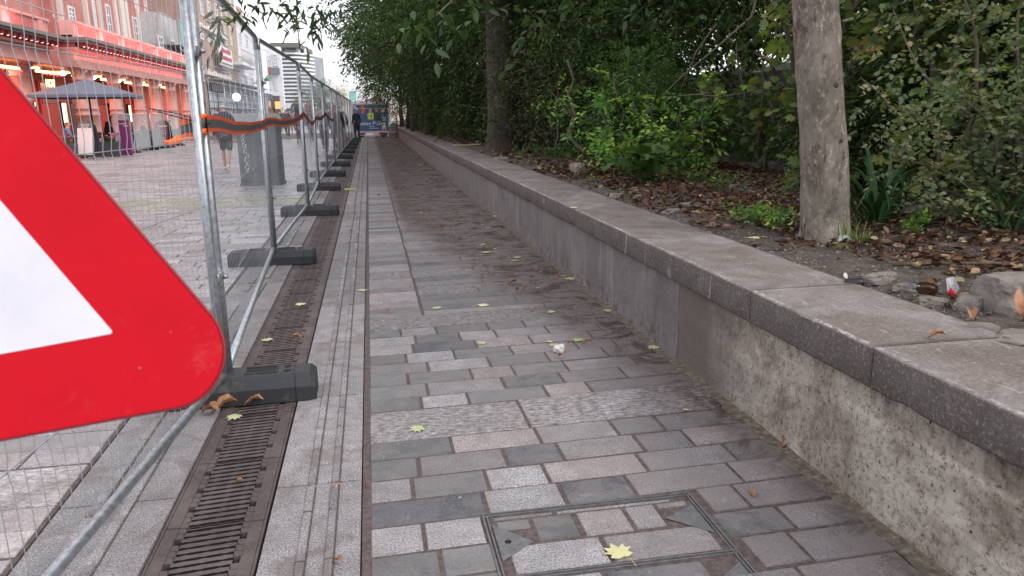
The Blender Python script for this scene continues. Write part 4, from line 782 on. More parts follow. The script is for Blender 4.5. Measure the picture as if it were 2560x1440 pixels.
straps('iris_clump', 44, .78, .017, IRIS, (3.3, 4.5, .58), 'dark green strap-leaved clump right of the smooth trunk', 'plant', 1.15, .95)
straps('iris_clump', 26, .5, .015, IRIS, (3.75, 3.95, .58), 'dark strap-leaved clump beneath the right-edge bush', 'plant')
straps('iris_clump', 20, .42, .014, IRIS, (3.35, 5.3, .6), 'smaller strap-leaved clump farther back behind the trunk', 'plant')
straps('grass_tuft', 30, .17, .003, BRIG, (2.74, 3.96, .585), 'thin green grass tuft growing against the foot of the smooth trunk', 'grass tuft', .25)
straps('grass_tuft', 12, .10, .003, BRIG, (2.82, 3.93, .585), 'tiny grass tuft at the right foot of the smooth trunk', 'grass tuft', .3)
def herb(loc, n, rx, ry, h, size, label, tm=HAW, m=BRIG):
    C_ = np.stack([RNG.normal(0, rx, n), RNG.normal(0, ry, n), RNG.uniform(.3, 1, n) * h], 1); O_ = RNG.normal(0, .6, C_.shape) + [0, 0, .5]
    P, D, S, T = sprigs(C_, O_, 5, size * 1.6, size, tm, .3, hang=.1); V, F = leaves(P, D, S, tm); root = empty('herb_patch', loc, label, 'plant'); link('leaves', np_mesh('leaves', V, F, m, np.repeat(T, len(tm[1]))), root)
    mb = MB()
    for c in C_[::3]: mb.tube([(0, 0, -.02), tuple(c)], .002, 4, cap=False)
    mb.build('stalks', TWIG, root)
herb((2.52, 4.62, .6), 150, .10, .16, .12, .024, 'low feathery bright green herb patch left of the smooth trunk foot')
herb((3.1, 3.9, .6), 22, .04, .04, .13, .03, 'single feathery green herb right of the smooth trunk')
herb((3.2, 6.7, .6), 40, .2, .2, .15, .05, 'small bright leafy seedlings under the yellowing shrub', OVAL, MIDG)
herb((2.75, 11.9, .58), 70, .28, .25, .2, .06, 'green leafy weeds at the bed edge beyond the large rock', OVAL, MIDG)
herb((3.4, 9.6, .6), 90, .4, .25, .3, .06, 'dark green leafy weeds below the bright saplings', OVAL, DARKG)
herb((2.9, 19.5, .56), 120, .25, 1.2, .35, .08, 'green weeds along the bed left of the thick trunk', OVAL, DARKG)
# ------------------------------------------------------------------ rocks, rubble, litter
q = NM('rubble'); n_ = q.noise(9, 6, .75); c = q.ramp(n_, [(.3, (.17, .14, .12)), (.7, (.36, .32, .285))]); c = q.mix(q.ramp(q.noise(90, 4, .7), [(.6, 0.), (.68, .6)]), c, (.5, .47, .43)); q.col(c); q.set(Roughness=.95); q.bump(q.noise(40, 6, .8), 1., .02); RUB = q.m
def rock(name, loc, s, seed, label, cat='rock', group=None, flat=1, mat_=None):
    import bmesh
    bm = bmesh.new(); bmesh.ops.create_icosphere(bm, subdivisions=4 if max(s) > .06 else 3, radius=1)
    for v in bm.verts:
        c = v.co; k = 1 + .45 * noise.noise(c * 1.1 + Vector((seed, 0, 0))) + .22 * noise.noise(c * 3 + Vector((seed, 3, 0))) + .10 * noise.noise(c * 8 + Vector((seed, 3, 0))); c = c * k
        for ax, lim in ((0, .72), (1, .75), (2, .7)):            # broken flat faces
            if abs(c[ax]) > lim: c[ax] = math.copysign(lim + (abs(c[ax]) - lim) * .2, c[ax])
        v.co = Vector((c.x * s[0], c.y * s[1], c.z * s[2]))
    me = bpy.data.meshes.new(name); bm.to_mesh(me); bm.free(); me.materials.append(mat_ or RUB); o = link(name, me, None, loc); o.rotation_euler = (0, 0, seed * 1.7); return tag(o, label, cat, group)
def onbed(px, py):
    p = atZ(px, py, .6); return Vector((p.x, p.y, bedz(p.x, p.y)))
def R3(px, py, s, seed, label, dz=.3, **k): p = onbed(px, py); return rock('rock', (p.x, p.y, p.z + s[2] * dz), s, seed, label, **k)
R3(1446, 436, (.11, .10, .115), 1.1, 'large pale angular rock standing on the bed edge', .5)
R3(1540, 492, (.075, .06, .045), 2.3, 'blocky grey stone beside the wall top, left one of a pair'); R3(1597, 492, (.045, .03, .025), 3.4, 'small pale stone right of the blocky grey stone'); R3(1585, 470, (.05, .04, .03), 4.1, 'grey stone behind the small pale stone')
R3(1505, 468, (.045, .04, .035), 5.9, 'rough grey stone left of the blocky stone'); R3(1255, 395, (.10, .16, .03), 6.2, 'long pale stone lying flat along the back edge of the wall'); R3(1680, 530, (.10, .07, .03), 7.7, 'flat broken slab of mortar by the dark stick'); R3(1720, 515, (.08, .05, .03), 8.8, 'second broken slab behind the dark stick')
R3(1833, 470, (.05, .04, .035), 9.1, 'whitish stone beside the green herb patch'); R3(1780, 560, (.022, .02, .018), 1.9, 'small round cream stone in the bed'); R3(1998, 585, (.025, .02, .02), 2.9, 'round cream stone left of the smooth trunk foot')
R3(2200, 702, (.10, .05, .04), 11.2, 'smooth grey concrete lump right of the black can'); R3(2268, 722, (.07, .045, .03), 12.5, 'weathered stone leaning on the concrete lump'); R3(2420, 765, (.045, .06, .05), 13.3, 'beige stone holding up a brown leaf')
R3(2545, 770, (.16, .17, .125), 14.7, 'big crumbling concrete boulder at the right edge', .25); R3(2560, 850, (.12, .10, .04), 15.1, 'low broken concrete slab beside the boulder', .2); R3(2330, 752, (.07, .05, .03), 16.4, 'grey stone under the brown bottle'); R3(2440, 812, (.09, .08, .03), 17.9, 'gravelly mortar lump against the back edge of the wall', .1); R3(2045, 600, (.02, .018, .014), 18.8, 'tiny white stone in front of the smooth trunk'); R3(1930, 625, (.02, .02, .012), 19.9, 'tiny flat pale stone by the wall edge')
# gravel crumbs, litter leaves as ground cover
n = 5200; y_ = RNG.uniform(1.6, 34, n) ** 1.0; y_[: n // 2] = RNG.uniform(1.2, 9, n // 2); x_ = 2.10 + RNG.random(n) ** 1.5 * 1.5
P = np.array([(a, b_, bedz(a, b_) + .004) for a, b_ in zip(x_, y_)]); Dd = RNG.normal(0, 1, (n, 3)); TT = (np.array([(-.5, -.4, 0), (.5, -.5, 0), (.1, .6, 0), (0, 0, .6)]), np.array([(0, 1, 3), (1, 2, 3), (2, 0, 3)]))
V, F = leaves(P, Dd, RNG.uniform(.005, .022, n), TT); tag(link('gravel_crumbs', np_mesh('gravel', V, F, RUB)), kind='stuff')
BRN = leafmat('leaf_litter', [(0, (.035, .020, .014)), (.4, (.105, .048, .030)), (.7, (.185, .092, .055)), (.88, (.28, .18, .115)), (1, (.40, .33, .20))], .7, .12, .25)
CURL = (np.array([(0, 0, 0), (.22, .2, .16), (.25, .62, .20), (0, 1, .18), (-.22, .62, .16), (-.20, .25, .22), (0, .5, -.03)]), np.array([(0, 1, 6), (1, 2, 6), (2, 3, 6), (3, 4, 6), (4, 5, 6), (5, 0, 6)]))
n = 23000; y_ = np.where(RNG.random(n) < .6, RNG.uniform(1.3, 10, n), RNG.uniform(8, 48, n)); x_ = 2.12 + RNG.random(n) ** .9 * 2.6
dens = 1.7 * np.array([noise.noise(Vector((a * 1.9, b_ * 1.6, 7))) for a, b_ in zip(x_, y_)]) + np.clip((x_ - 2.15) * 1.1, 0, .6) - .22 + np.clip((5.2 - y_) * .5, 0, .45) * (x_ > 2.25); kp = dens > RNG.uniform(-.25, .2, n); x_ = x_[kp]; y_ = y_[kp]; n = len(x_)
P = np.array([(a, b_, bedz(a, b_) + .006) for a, b_ in zip(x_, y_)]); P[:, 2] += RNG.random(n) * .025; Dd = RNG.normal(0, 1, (n, 3)); Dd[:, 2] *= .25
V, F = leaves(P, Dd, np.where(y_ > 9, RNG.uniform(.05, .11, n), RNG.uniform(.025, .07, n)), CURL, .5); tag(link('leaf_litter', np_mesh('leaf_litter', V, F, BRN, np.repeat(RNG.random(n), 6))), kind='stuff')
mb = MB(); random.seed(77)
for i in range(260):
    x = 2.15 + random.random() ** 1.2 * 1.6; y = random.uniform(1.5, 14); a = random.uniform(0, 3.14); l = random.uniform(.06, .3); z = bedz(x, y) + .012
    mb.tube([(x, y, z), (x + math.cos(a) * l * .5, y + math.sin(a) * l * .5, z + random.uniform(0, .02)), (x + math.cos(a + .3) * l, y + math.sin(a + .3) * l, z + random.uniform(-.01, .02))], [.003, .0035, .002], 5, cap=False)
tag(mb.build('twig_litter', TWIG), kind='stuff')
def stick(pa, pb, r_, m, label, name='stick', sag=0):
    a = Vector(pa); b_ = Vector(pb); mb = MB(); mb.tube([p - a for p in wob(a, b_, 5, .02, r_ * 1000)], [r_ * (1 - .08 * k) for k in range(6)], 7); tag(mb.build(name, m, loc=a), label, 'stick')
stick(onbed(1632, 538) + Vector((0, 0, .01)), onbed(1705, 492) + Vector((0, 0, .03)), .009, BARK, 'dark straight stick on the bed near the blocky stone')
stick(onbed(2230, 672) + Vector((0, 0, .02)), onbed(2500, 690) + Vector((0, 0, .05)), .011, TWIG, 'long grey-brown stick lying under the right-edge bush')
stick(onbed(1840, 625) + Vector((0, 0, .01)), onbed(1960, 622) + Vector((0, 0, .01)), .006, BARK, 'thin dark twig near the pale leaf by the wall top')
stick(Vector((1.9, 17.9, .612)), Vector((2.65, 17.7, .63)), .016, plain('yellow_wood', (.42, .31, .17), .7), 'straight pale stick laid across the far top of the wall')
# litter items
def can(loc, rot, r_, l, m, label, name, cat, m2=None):
    e = empty(name, loc, label, cat); mb = MB(); mb.lathe((0, 0, -l / 2), [(r_ * .8, 0), (r_, .008), (r_, l - .01), (r_ * .85, l)], 16); mb.build('body', m, e); mb = MB(); mb.lathe((0, 0, l / 2), [(r_ * .78, 0), (r_ * .74, .002)], 16); mb.build('end', m2 or m, e); e.rotation_euler = rot
p = onbed(2135, 706); can((p.x, p.y, p.z + .022), (1.45, .2, 1.2), .021, .075, plain('can_black', (.03, .03, .033), .35, .5), 'crushed black cylindrical can on its side at the back of the wall', 'discarded_can', 'can')
p = onbed(2330, 740); e = empty('glass_bottle', (p.x, p.y, p.z + .045), 'brown glass bottle lying on the stones near the right edge', 'bottle'); q = NM('brown_glass'); q.col((.04, .016, .008)); q.set(Roughness=.08); q.b.inputs['Transmission Weight'].default_value = .3
mb = MB(); mb.lathe((0, 0, 0), [(.024, 0), (.026, .01), (.026, .08), (.012, .115), (.010, .14)], 16); mb.build('body', q.m, e); mb = MB(); mb.lathe((0, 0, .14), [(.0125, 0), (.0125, .022)], 14); mb.build('neck_cap', plain('cap_grey', (.12, .12, .15), .5), e); e.rotation_euler = (1.35, 0, -1.2)
p = onbed(2382, 745); mb = MB(); mb.add([(-.028, 0, -.01), (.012, .02, -.05), (.035, .01, .0), (.022, .03, .045), (-.012, .035, .04)], [(0, 1, 2, 3, 4)], 0); mb.add([(-.028, -.002, -.01), (.012, .016, -.05), (.024, .006, -.03), (-.012, .004, .008)], [(0, 1, 2, 3)], 1)
tag(mb.build('torn_wrapper', [plain('wrapper_white', (.42, .42, .44), .5, var=.45, scale=40), plain('wrapper_red', (.5, .015, .03), .4)], loc=(p.x, p.y, p.z + .045)), 'torn white and red plastic wrapper caught in the leaves near the right edge', 'wrapper')
p = onbed(2112, 690); mb = MB(); mb.lathe((0, 0, 0), [(.014, 0), (.014, .006)], 14); o = tag(mb.build('bottle_cap', plain('cap_white', (.55, .55, .55), .5), loc=(p.x, p.y, p.z + .02)), 'small white bottle cap beside the black can', 'bottle cap'); o.rotation_euler = (1.2, .3, .4)
p = onbed(2078, 592); mb = MB(); mb.add([(-.05, -.02, 0), (.0, -.03, .03), (.05, -.01, .01), (.04, .03, .04), (-.03, .025, .03)], [(0, 1, 2, 3, 4)]); tag(mb.build('plastic_scrap', plain('plastic_scrap', (.4, .42, .45), .25, var=.3, scale=50), loc=(p.x - .02, p.y - .15, p.z + .02)), 'crumpled clear-grey plastic scrap in front of the smooth trunk', 'litter')
# fallen leaves on the paving and wall: each its own thing
LY = leafmat('fallen_yellow_green', [(0, (.36, .42, .20)), (1, (.55, .60, .34))], .6, .2); LB = leafmat('fallen_brown', [(0, (.20, .085, .045)), (1, (.42, .22, .12))], .7, .1); LC = leafmat('fallen_cream', [(0, (.60, .55, .30)), (1, (.72, .68, .38))], .6, .2)
def curled():
    P_ = []; F_ = []
    for k in range(9):
        t_ = k / 8; w_ = .33 * math.sin(math.pi * min(1, .03 + t_ * .97)) ** .75
        for j in (-1, -.55, 0, .55, 1): P_.append((w_ * j * (1 - .25 * abs(j)), t_, .42 * w_ * j * j + .16 * math.sin(t_ * 3.6 + .4) + .03 * math.sin(k * 2.2 + j * 3) - (.03 if j == 0 else 0)))
    for k in range(8):
        for j in range(4): F_.append((k * 5 + j, k * 5 + j + 1, (k + 1) * 5 + j + 1, (k + 1) * 5 + j))
    return np.array(P_), np.array(F_)
CURL2 = curled()
def fallen(px, py, size, kind, label=None, z=0, rot=None, group='fallen leaves scattered on the path', stem=True):
    tm = dict(m=MAPLE, b=CURL2, o=OVAL)[kind[0]]; m_ = dict(y=LY, b=LB, c=LC)[kind[1]]; T, F = tm; T = T.copy()
    T[:, 2] = T[:, 2] * 1.4 + .10 * np.abs(T[:, 0]) + .12 * (T[:, 1] - .4) ** 2 + np.array([.05 * noise.noise(Vector((a * 5 + px, b_ * 5, 1))) for a, b_, _ in T]); T[:, 2] -= T[:, 2].min(); T[:, 1] -= .4
    me = np_mesh('fallen_leaf', T * size, F, m_, RNG.random(len(F)) * .5 + .25); p = atZ(px, py, z); o = link('fallen_leaf', me, None, (p.x, p.y, z + .004)); o.rotation_euler = (0, 0, RNG.uniform(0, 6.28) if rot is None else rot)
    tag(o, label or dict(y='small pale green leaf lying on the paving, one of the scattered pieces', b='small curled brown leaf lying on the paving', c='small cream leaf fragment lying on the paving')[kind[1]], 'leaf', group)
    if stem and kind[0] == 'm':
        mb = MB(); mb.tube([(0, -.4 * size, .006), (size * .1, -.75 * size, .01), (size * .12, -1.1 * size, .003)], size * .012, 5); mb.build('leaf_stalk', LC if kind[1] == 'c' else LY, o)
    return o
for a in [(1545, 1382, .085, 'mc', 'large cream maple leaf with its stalk towards the camera, on the access cover', 0, .2), (1043, 1074, .068, 'my', 'pale green maple leaf on the rough stone band', 0, 1.9), (585, 1045, .07, 'my', 'pale green ragged leaf on the drain grating below the near foot', 0, 2.6),
          (1444, 851, .075, 'my', 'green maple leaf next to the crumpled tissue', 0, .1), (1634, 870, .075, 'my', 'pale green maple leaf by the foot of the wall', 0, 2.0), (1203, 859, .06, 'my', 'pale green leaf on the slabs left of the tissue', 0, 1.2), (1092, 771, .07, 'my', 'pale leaf in the middle of the path, left of another pale leaf', 0, .4), (1209, 764, .08, 'mc', 'cream leaf with a long stalk in the middle of the path', 0, -1.4),
          (1520, 778, .08, 'my', 'green leaf with a long stalk near the wall foot', 0, -2.2), (905, 727, .08, 'my', 'green leaf on the granite edging strip', 0, 1), (668, 851, .07, 'my', 'green leaf on the grating behind the near foot', 0, .6), (752, 762, .08, 'mc', 'cream curled leaf on the grating', 0, 3), (1293, 644, .085, 'my', 'pale leaf on the brown-stained part of the path', 0, 2.7), (1425, 698, .1, 'my', 'pale green leaf near the wall foot further on', 0, 1.4),
          (1244, 541, .13, 'mc', 'cream leaf propped against the wall foot far along', 0, .3), (1435, 520, .07, 'mc', 'small cream leaf with stalk on top of the wall', .602, 1.9), (1885, 596, .07, 'mc', 'crumpled cream leaf at the back edge of the wall top', .602, 1.2), (1215, 632, .1, 'my', 'yellow-green leaf far along the path', 0, 1.1)]: fallen(*a[:6], rot=a[6]) if len(a) > 6 else fallen(*a)
for a in [(530, 1040, .10, 'bb', 'large curled brown leaf left of the pale leaf by the near foot', 0, 1.0), (570, 1030, .12, 'bb', 'large brown leaf tucked against the near fence foot', 0, 2.0), (640, 1016, .09, 'bb', 'brown leaf under the right end of the near foot', 0, 1.6), (1968, 1115, .075, 'bb', 'curled orange-brown leaf against the wall foot, lower right', 0, 2.2), (1880, 1235, .055, 'ob', 'upright reddish brown leaf on the lower right slabs', 0, 2.9), (1404, 897, .05, 'bb', 'rusty shrivelled leaf just below the tissue', 0, .5), (1470, 863, .06, 'bb', 'tan curled leaf right of the green leaf', 0, 1.4),
          (1715, 1027, .03, 'oc', 'tiny yellow leaf right of the rough stone band', 0, 1), (848, 1412, .04, 'bb', 'small tan leaf on the edging at the bottom', 0, .8), (600, 1212, .035, 'bb', 'small brown leaf on the grating, middle of its lower stretch', 0, 1.5), (1400, 690, .06, 'bb', 'brown leaf beside the pale one at the wall foot', 0, 2.5), (1284, 712, .07, 'bb', 'rust red leaf in the middle of the stained path', 0, 1.5), (742, 855, .08, 'bb', 'long brown leaf lying across the grating', 0, 1.4), (2425, 800, .07, 'bb', 'upright rusty leaf propped on the back edge of the wall top', .602, 2.6), (2560, 790, .13, 'bb', 'big curled chestnut leaf at the right picture edge', .66, 2.2), (2345, 850, .05, 'bb', 'flat orange-brown leaf on the back of the wall top', .602, 1.2)]: fallen(*a[:6], rot=a[6])
random.seed(14)
for i in range(95):
    Y = 4.2 + random.random() ** 1.4 * 34; X = random.choice((random.uniform(-.75, 1.5), random.uniform(.6, 1.58), random.uniform(1.3, 1.6))); 
    T_ = random.choice(('bb', 'bb', 'oc', 'my', 'ob')); w_ = cam.matrix_world.inverted() @ Vector((X, Y, 0)); fallen(1280 + IMG_F * w_.x / -w_.z, 720 - IMG_F * w_.y / -w_.z, random.uniform(.035, .075), T_, stem=False)
import bmesh
bm = bmesh.new(); bmesh.ops.create_icosphere(bm, subdivisions=3, radius=.032)
for v in bm.verts: v.co *= 1 + .55 * noise.noise(v.co * 55) + .3 * noise.noise(v.co * 120); v.co.z = max(v.co.z * .8, -.02)
me = bpy.data.meshes.new('tissue'); bm.to_mesh(me); bm.free(); me.materials.append(plain('tissue_paper', (.62, .56, .54), .9, var=.1)); p = atZ(1399, 880); tag(link('crumpled_tissue', me, None, (p.x, p.y, .02)), 'crumpled whitish pink paper tissue on the paving', 'tissue')
mb = MB(); mb.tube([(0, 0, 0), (.0, .022, 0)], .004, 8); p = atZ(841, 1223); tag(mb.build('cigarette_butt', plain('filter_orange', (.55, .22, .08), .8), loc=(p.x, p.y, .008)), 'orange cigarette butt on the ribbed edging', 'cigarette butt')
mb = MB(); mb.tube([(0, 0, 0), (.22, .03, 0)], .012, 6); p = atZ(765, 470); tag(mb.build('yellow_strip', plain('yellow_plastic', (.6, .6, .08), .6), loc=(-.50, 14.3, .014)), 'short yellow plastic strip beside the fourth fence foot', 'litter')
#@@SECTION_STREET
# ------------------------------------------------------------------ theatre bar with a red-lit colonnade
TERRA = plain('terracotta', (.50, .25, .22), .7, var=.15, scale=3, dirt=(.25, .16, .12)); SALM = plain('salmon_paint', (.66, .30, .27), .65, var=.08, scale=2); REDP = plain('deep_red_paint', (.26, .035, .03), .6); GREYST = plain('lead_grey', (.19, .165, .15), .7)
DKW = plain('dark_glazing', (.02, .018, .02), .15); BRICK_ = NM('red_brick')
def brick(q, c1, c2, mo, sc=(1, 1)):
    mp = q.n('ShaderNodeSeparateXYZ'); q.L(q.coord(), mp.inputs[0]); cb = q.n('ShaderNodeCombineXYZ'); q.L(q.math('ADD', mp.outputs[1], mp.outputs[0]), cb.inputs[0]); q.L(mp.outputs[2], cb.inputs[1])
    br = q.n('ShaderNodeTexBrick', Scale=4.4); br.inputs['Color1'].default_value = (*c1, 1); br.inputs['Color2'].default_value = (*c2, 1); br.inputs['Mortar'].default_value = (*mo, 1); br.inputs['Mortar Size'].default_value = .012; q.L(cb.outputs[0], br.inputs[0])
    q.col(q.mix(1, br.outputs[0], q.ramp(q.noise(.8, 5), [(.3, .8), (.7, 1.15)]), 'MULTIPLY')); q.set(Roughness=.85); return q.m
RBR = brick(BRICK_, (.42, .14, .115), (.50, .18, .145), (.42, .27, .23)); BBR = brick(NM('brown_brick'), (.34, .22, .18), (.42, .28, .23), (.32, .26, .22)); YBR = brick(NM('buff_brick'), (.36, .26, .155), (.43, .32, .20), (.42, .36, .28))
CREAM = plain('cream_stucco', (.62, .57, .51), .8, var=.06, scale=2); WSTU = plain('white_stucco', (.72, .72, .74), .8, var=.05, scale=1); WFR = plain('white_frame', (.7, .7, .7), .5, var=.04); GLS = plain('window_glass', (.13, .15, .165), .12, var=.35, scale=.9)
def glow(name, c, e): q = NM(name); q.col(c); q.set(Emission_Strength=e); q.b.inputs['Emission Color'].default_value = (*c, 1); return q.m
BULB = glow('bulb_pink', (1, .42, .40), 2.2); WARM = glow('lamp_warm', (1, .62, .22), 6); REDN = glow('lamp_red', (1, .05, .03), 3); WLIT = glow('lit_window', (1, .78, .42), 2.0); WSPOT = glow('lamp_white', (1, .9, .75), 7)
XB, XA = -10.8, -11.6
bar = empty('theatre_bar', (-12, 40, 0), 'red and terracotta colonnaded theatre bar with glowing red lamps and a brick upper storey', 'building')
def bb(mb, name, mat_, par=bar): return mb.build(name, mat_, par, loc=tuple(-v for v in par.location))
FRET = plain('fretwork_salmon', (.50, .16, .14), .7)
def run(X, Y0, Y1, nm=''):
    mb = MB()
    mb.box(X - .5, X + .12, Y0, Y1, 3.22, 3.34); mb.box(X - .5, X + .06, Y0, Y1, 3.34, 3.46); mb.box(X - .5, X + .0, Y0 + .02, Y1 - .02, 3.46, 3.86); mb.box(X - .5, X + .16, Y0, Y1, 3.86, 3.95); bb(mb, 'entablature', TERRA)
    mb = MB(); mb.box(X - .5, X + .52, Y0 - .05, Y1 + .05, 4.13, 4.20); mb.box(X - .5, X + .60, Y0 - .08, Y1 + .08, 4.20, 4.32); bb(mb, 'cornice', GREYST)
    mb = MB(); mb.box(X - .5, X + .10, Y0, Y1, 3.95, 4.13)
    yy = Y0 + .15
    while yy < Y1: mb.box(X + .10, X + .40, yy, yy + .13, 3.99, 4.13); yy += .45
    bb(mb, 'dentil_course', REDP)
    mb = MB(); mb.box(X - .35, X + .05, Y0, Y1, 4.32, 4.84); mb.box(X - .40, X + .14, Y0, Y1, 4.84, 4.93); mb.box(X - .4, X + .1, Y0, Y1, 4.32, 4.39)
    yy = Y0
    while yy < Y1 - .5: mb.box(X + .05, X + .12, yy, yy + .42, 4.39, 4.84); yy += 2.9
    bb(mb, 'parapet', SALM)
    yy = Y0 + .75
    while yy < Y1 - 2.0:
        mb = MB(); mb.box(X + .05, X + .056, yy - .02, yy + 13 * .135 + .09, 4.46, 4.76)
        for k in range(14): mb.box(X + .052, X + .075, yy + k * .135, yy + k * .135 + .07, 4.48, 4.74)
        bb(mb, 'parapet_fretwork', FRET); yy += 2.9
    yy = Y0 + .35; first = None
    while yy < Y1:
        if first is None: mb = MB(); mb.lathe((0, 0, -.05), [(.01, 0), (.045, .02), (.05, .05), (.03, .09)], 8); first = mb.build('bulb', BULB, bar); o = first
        else: o = first.copy(); COL.objects.link(o)
        o.location = (X + .30 + 12, yy - 40, 4.02); yy += .45
run(XB, 32.4, 51.2); run(XA, 14, 32.38)
def column(X, Y, rad, h=3.22):
    mb = MB(); mb.box(X - rad * 1.35, X + rad * 1.35, Y - rad * 1.35, Y + rad * 1.35, 0, .35)
    mb.lathe((X, Y, .35), [(rad * 1.25, 0), (rad * 1.25, .06), (rad, .12), (rad, 1.05), (rad * 1.13, 1.08), (rad * 1.13, 1.14), (rad, 1.17), (rad, 1.30), (rad * 1.1, 1.32), (rad * 1.1, 1.37), (rad * .95, 1.42), (rad * .85, h - .82), (rad * .95, h - .8), (rad * .95, h - .75), (rad * .85, h - .72), (rad * 1.0, h - .55), (rad * 1.35, h - .42), (rad * 1.2, h - .40)], 18)
    mb.box(X - rad * 1.3, X + rad * 1.3, Y - rad * 1.3, Y + rad * 1.3, h - .05, h); return bb(mb, 'column', TERRA)
for Y in (33.0, 33.95, 37.1, 40.8, 43.8, 47.2, 50.7): column(XB - .12, Y, .26)
for Y in (29.7, 25.4, 21.0, 17): column(XA - .1, Y, .34)
mb = MB(); mb.box(-14.2, -14.0, 14, 51.2, 0, 3.2); bb(mb, 'recess_wall', plain('warm_plaster', (.30, .07, .045), .7, var=.15, scale=1.5))
mb = MB(); mb.box(-14.1, -10.9, 14, 51.2, 3.2, 3.215); bb(mb, 'colonnade_ceiling', REDP)
mb = MB(); mb.box(-14, -11.0, 51.2, 51.35, 0, 4.9); bb(mb, 'end_wall', TERRA)
mb = MB(); mb.box(-14, -10.6, 14, 51.2, -.02, .004); bb(mb, 'porch_floor', GREYST)
yy = 20; k = 0
while yy < 50.5:
    mb = MB(); mb.box(-14.0, -13.9, yy, yy + 1.9, 0, 2.95); d_ = bb(mb, 'doorway', REDP if k % 2 else plain('dark_doorway', (.03, .012, .012), .4))
    mb = MB(); mb.box(-13.9, -13.87, yy + .15, yy + 1.75, 2.0, 2.85); bb(mb, 'fanlight_sign', plain('dark_red_glass', (.10, .008, .012), .25, var=.8, scale=9))
    mb = MB(); mb.box(-13.98, -13.86, yy + 2.15, yy + 2.75, 1.0, 2.1); f_ = bb(mb, 'poster_case', DKW); mb = MB(); mb.box(-13.86, -13.85, yy + 2.22, yy + 2.68, 1.08, 2.02); g_ = mb.build('lit_poster', WLIT, f_)
    mb = MB(); mb.box(-12.6, -11.6, yy + .9, yy + 1.0, 3.11, 3.16); bb(mb, 'strip_lamp', WARM)
    mb = MB(); mb.box(-11.45, -11.38, yy + .2, yy + 2.2, 2.95, 3.03); bb(mb, 'strip_lamp', WARM)
    for j in range(6): mb = MB(); mb.lathe((-11.25, yy + .3 + j * .33, 2.86), [(.01, 0), (.045, .03), (.01, .07)], 8); bb(mb, 'red_bulb', REDN)
    mb = MB(); mb.lathe((-11.5, yy + 2.9, 2.95), [(.02, 0), (.12, .04), (.10, .12), (.02, .2)], 10); bb(mb, 'globe_lamp', WSPOT)
    yy += 3.4; k += 1
text('HOT', .42, WARM, bar, (XA + 12 + .4 - .9, 33.4 - 40, 2.66), (math.pi / 2, 0, math.pi / 2), 'sign_lettering')
def area(name, loc, sx_, sy_, col, e, rot): 
    l = bpy.data.lights.new(name, 'AREA'); l.shape = 'RECTANGLE'; l.size = sx_; l.size_y = sy_; l.color = col; l.energy = e; o = bpy.data.objects.new(name, l); COL.objects.link(o); o.location = loc; o.rotation_euler = rot; o.parent = bar; o.location = Vector(loc) - bar.location
for Y, e in ((22, 260), (29, 260), (36, 200), (42, 200), (48, 200)): area('colonnade_lamp_light', (-12.3, Y, 3.05), 1.2, 4, (1, .34, .25), e * .55, (0, 0, 0))
for Y, X in ((25.5, XA), (37, XB), (46, XB)): area('parapet_lamp_light', (X + .55, Y, 4.36), .12, 8, (1, .30, .30), 70, (0, math.radians(125), 0))
area('soffit_light', (XB + .2, 41, 3.5), .1, 18, (1, .3, .28), 60, (0, math.pi, 0))
# upper storey
def winX(par, X, x0, x1, y0, y1, recess=.0, bars=(2, 3), name='window'):
    a = atX(x0, y0, X); b_ = atX(x1, y1, X); c = atX(x0, y1, X); zt = (a.z + atX(x1, y0, X).z) / 2; zb_ = (b_.z + c.z) / 2; Y0, Y1 = a.y, b_.y
    mb = MB(); t_ = .09
    mb.box(X - .02, X + .05, Y0, Y1, zb_ - .08, zb_); mb.box(X - .02, X + .04, Y0, Y1, zt, zt + .1); mb.box(X - .02, X + .04, Y0, Y0 + t_, zb_, zt); mb.box(X - .02, X + .04, Y1 - t_, Y1, zb_, zt)
    for i in range(1, bars[0]): yy = Y0 + (Y1 - Y0) * i / bars[0]; mb.box(X - .01, X + .03, yy - .03, yy + .03, zb_, zt)
    for i in range(1, bars[1]): zz = zb_ + (zt - zb_) * i / bars[1]; mb.box(X - .01, X + .032, Y0 + t_, Y1 - t_, zz - .03, zz + .03)
    w_ = bb(mb, name, WFR, par); mb = MB(); mb.box(X - .03, X + .012, Y0 + t_, Y1 - t_, zb_, zt); g_ = mb.build('pane', GLS, w_); return w_
mb = MB(); mb.box(-18, -13.5, 38.6, 55.2, 3.4, 17); mb.box(-18, -13.9, 35.4, 38.6, 3.4, 17); bb(mb, 'brick_storey', RBR)
mb = MB(); mb.box(-13.5, -13.3, 39.2, 39.5, 3.6, 17); mb.box(-13.5, -13.3, 42.6, 42.8, 3.6, 17)
for x0, x1 in ((246, 252), (286, 292), (300, 318), (342, 348)): a = atX(x0, 50, -13.5).y; b_ = atX(x1, 50, -13.5).y; mb.box(-13.5, -13.38, a, b_, 4, 17)
bb(mb, 'stone_quoins', CREAM)
for a in ((228, 243, 8, 72), (262, 282, 18, 82), (330, 347, 48, 100), (356, 368, 58, 108), (168, 188, 22, 50)): winX(bar, -13.5, *a)
for a in ((228, 243, -90, -25), (262, 282, -80, -15), (330, 347, -40, 20), (356, 368, -20, 30)): winX(bar, -13.5, *a)
mb = MB(); mb.tube([(XA + .1, 14, 5.25), (XA + .1, 34.0, 5.25)], .025, 6)
for yy in range(15, 34, 2): mb.tube([(XA + .1, yy, 4.9), (XA + .1, yy, 5.25)], .018, 5)
bb(mb, 'terrace_rail', GALV)
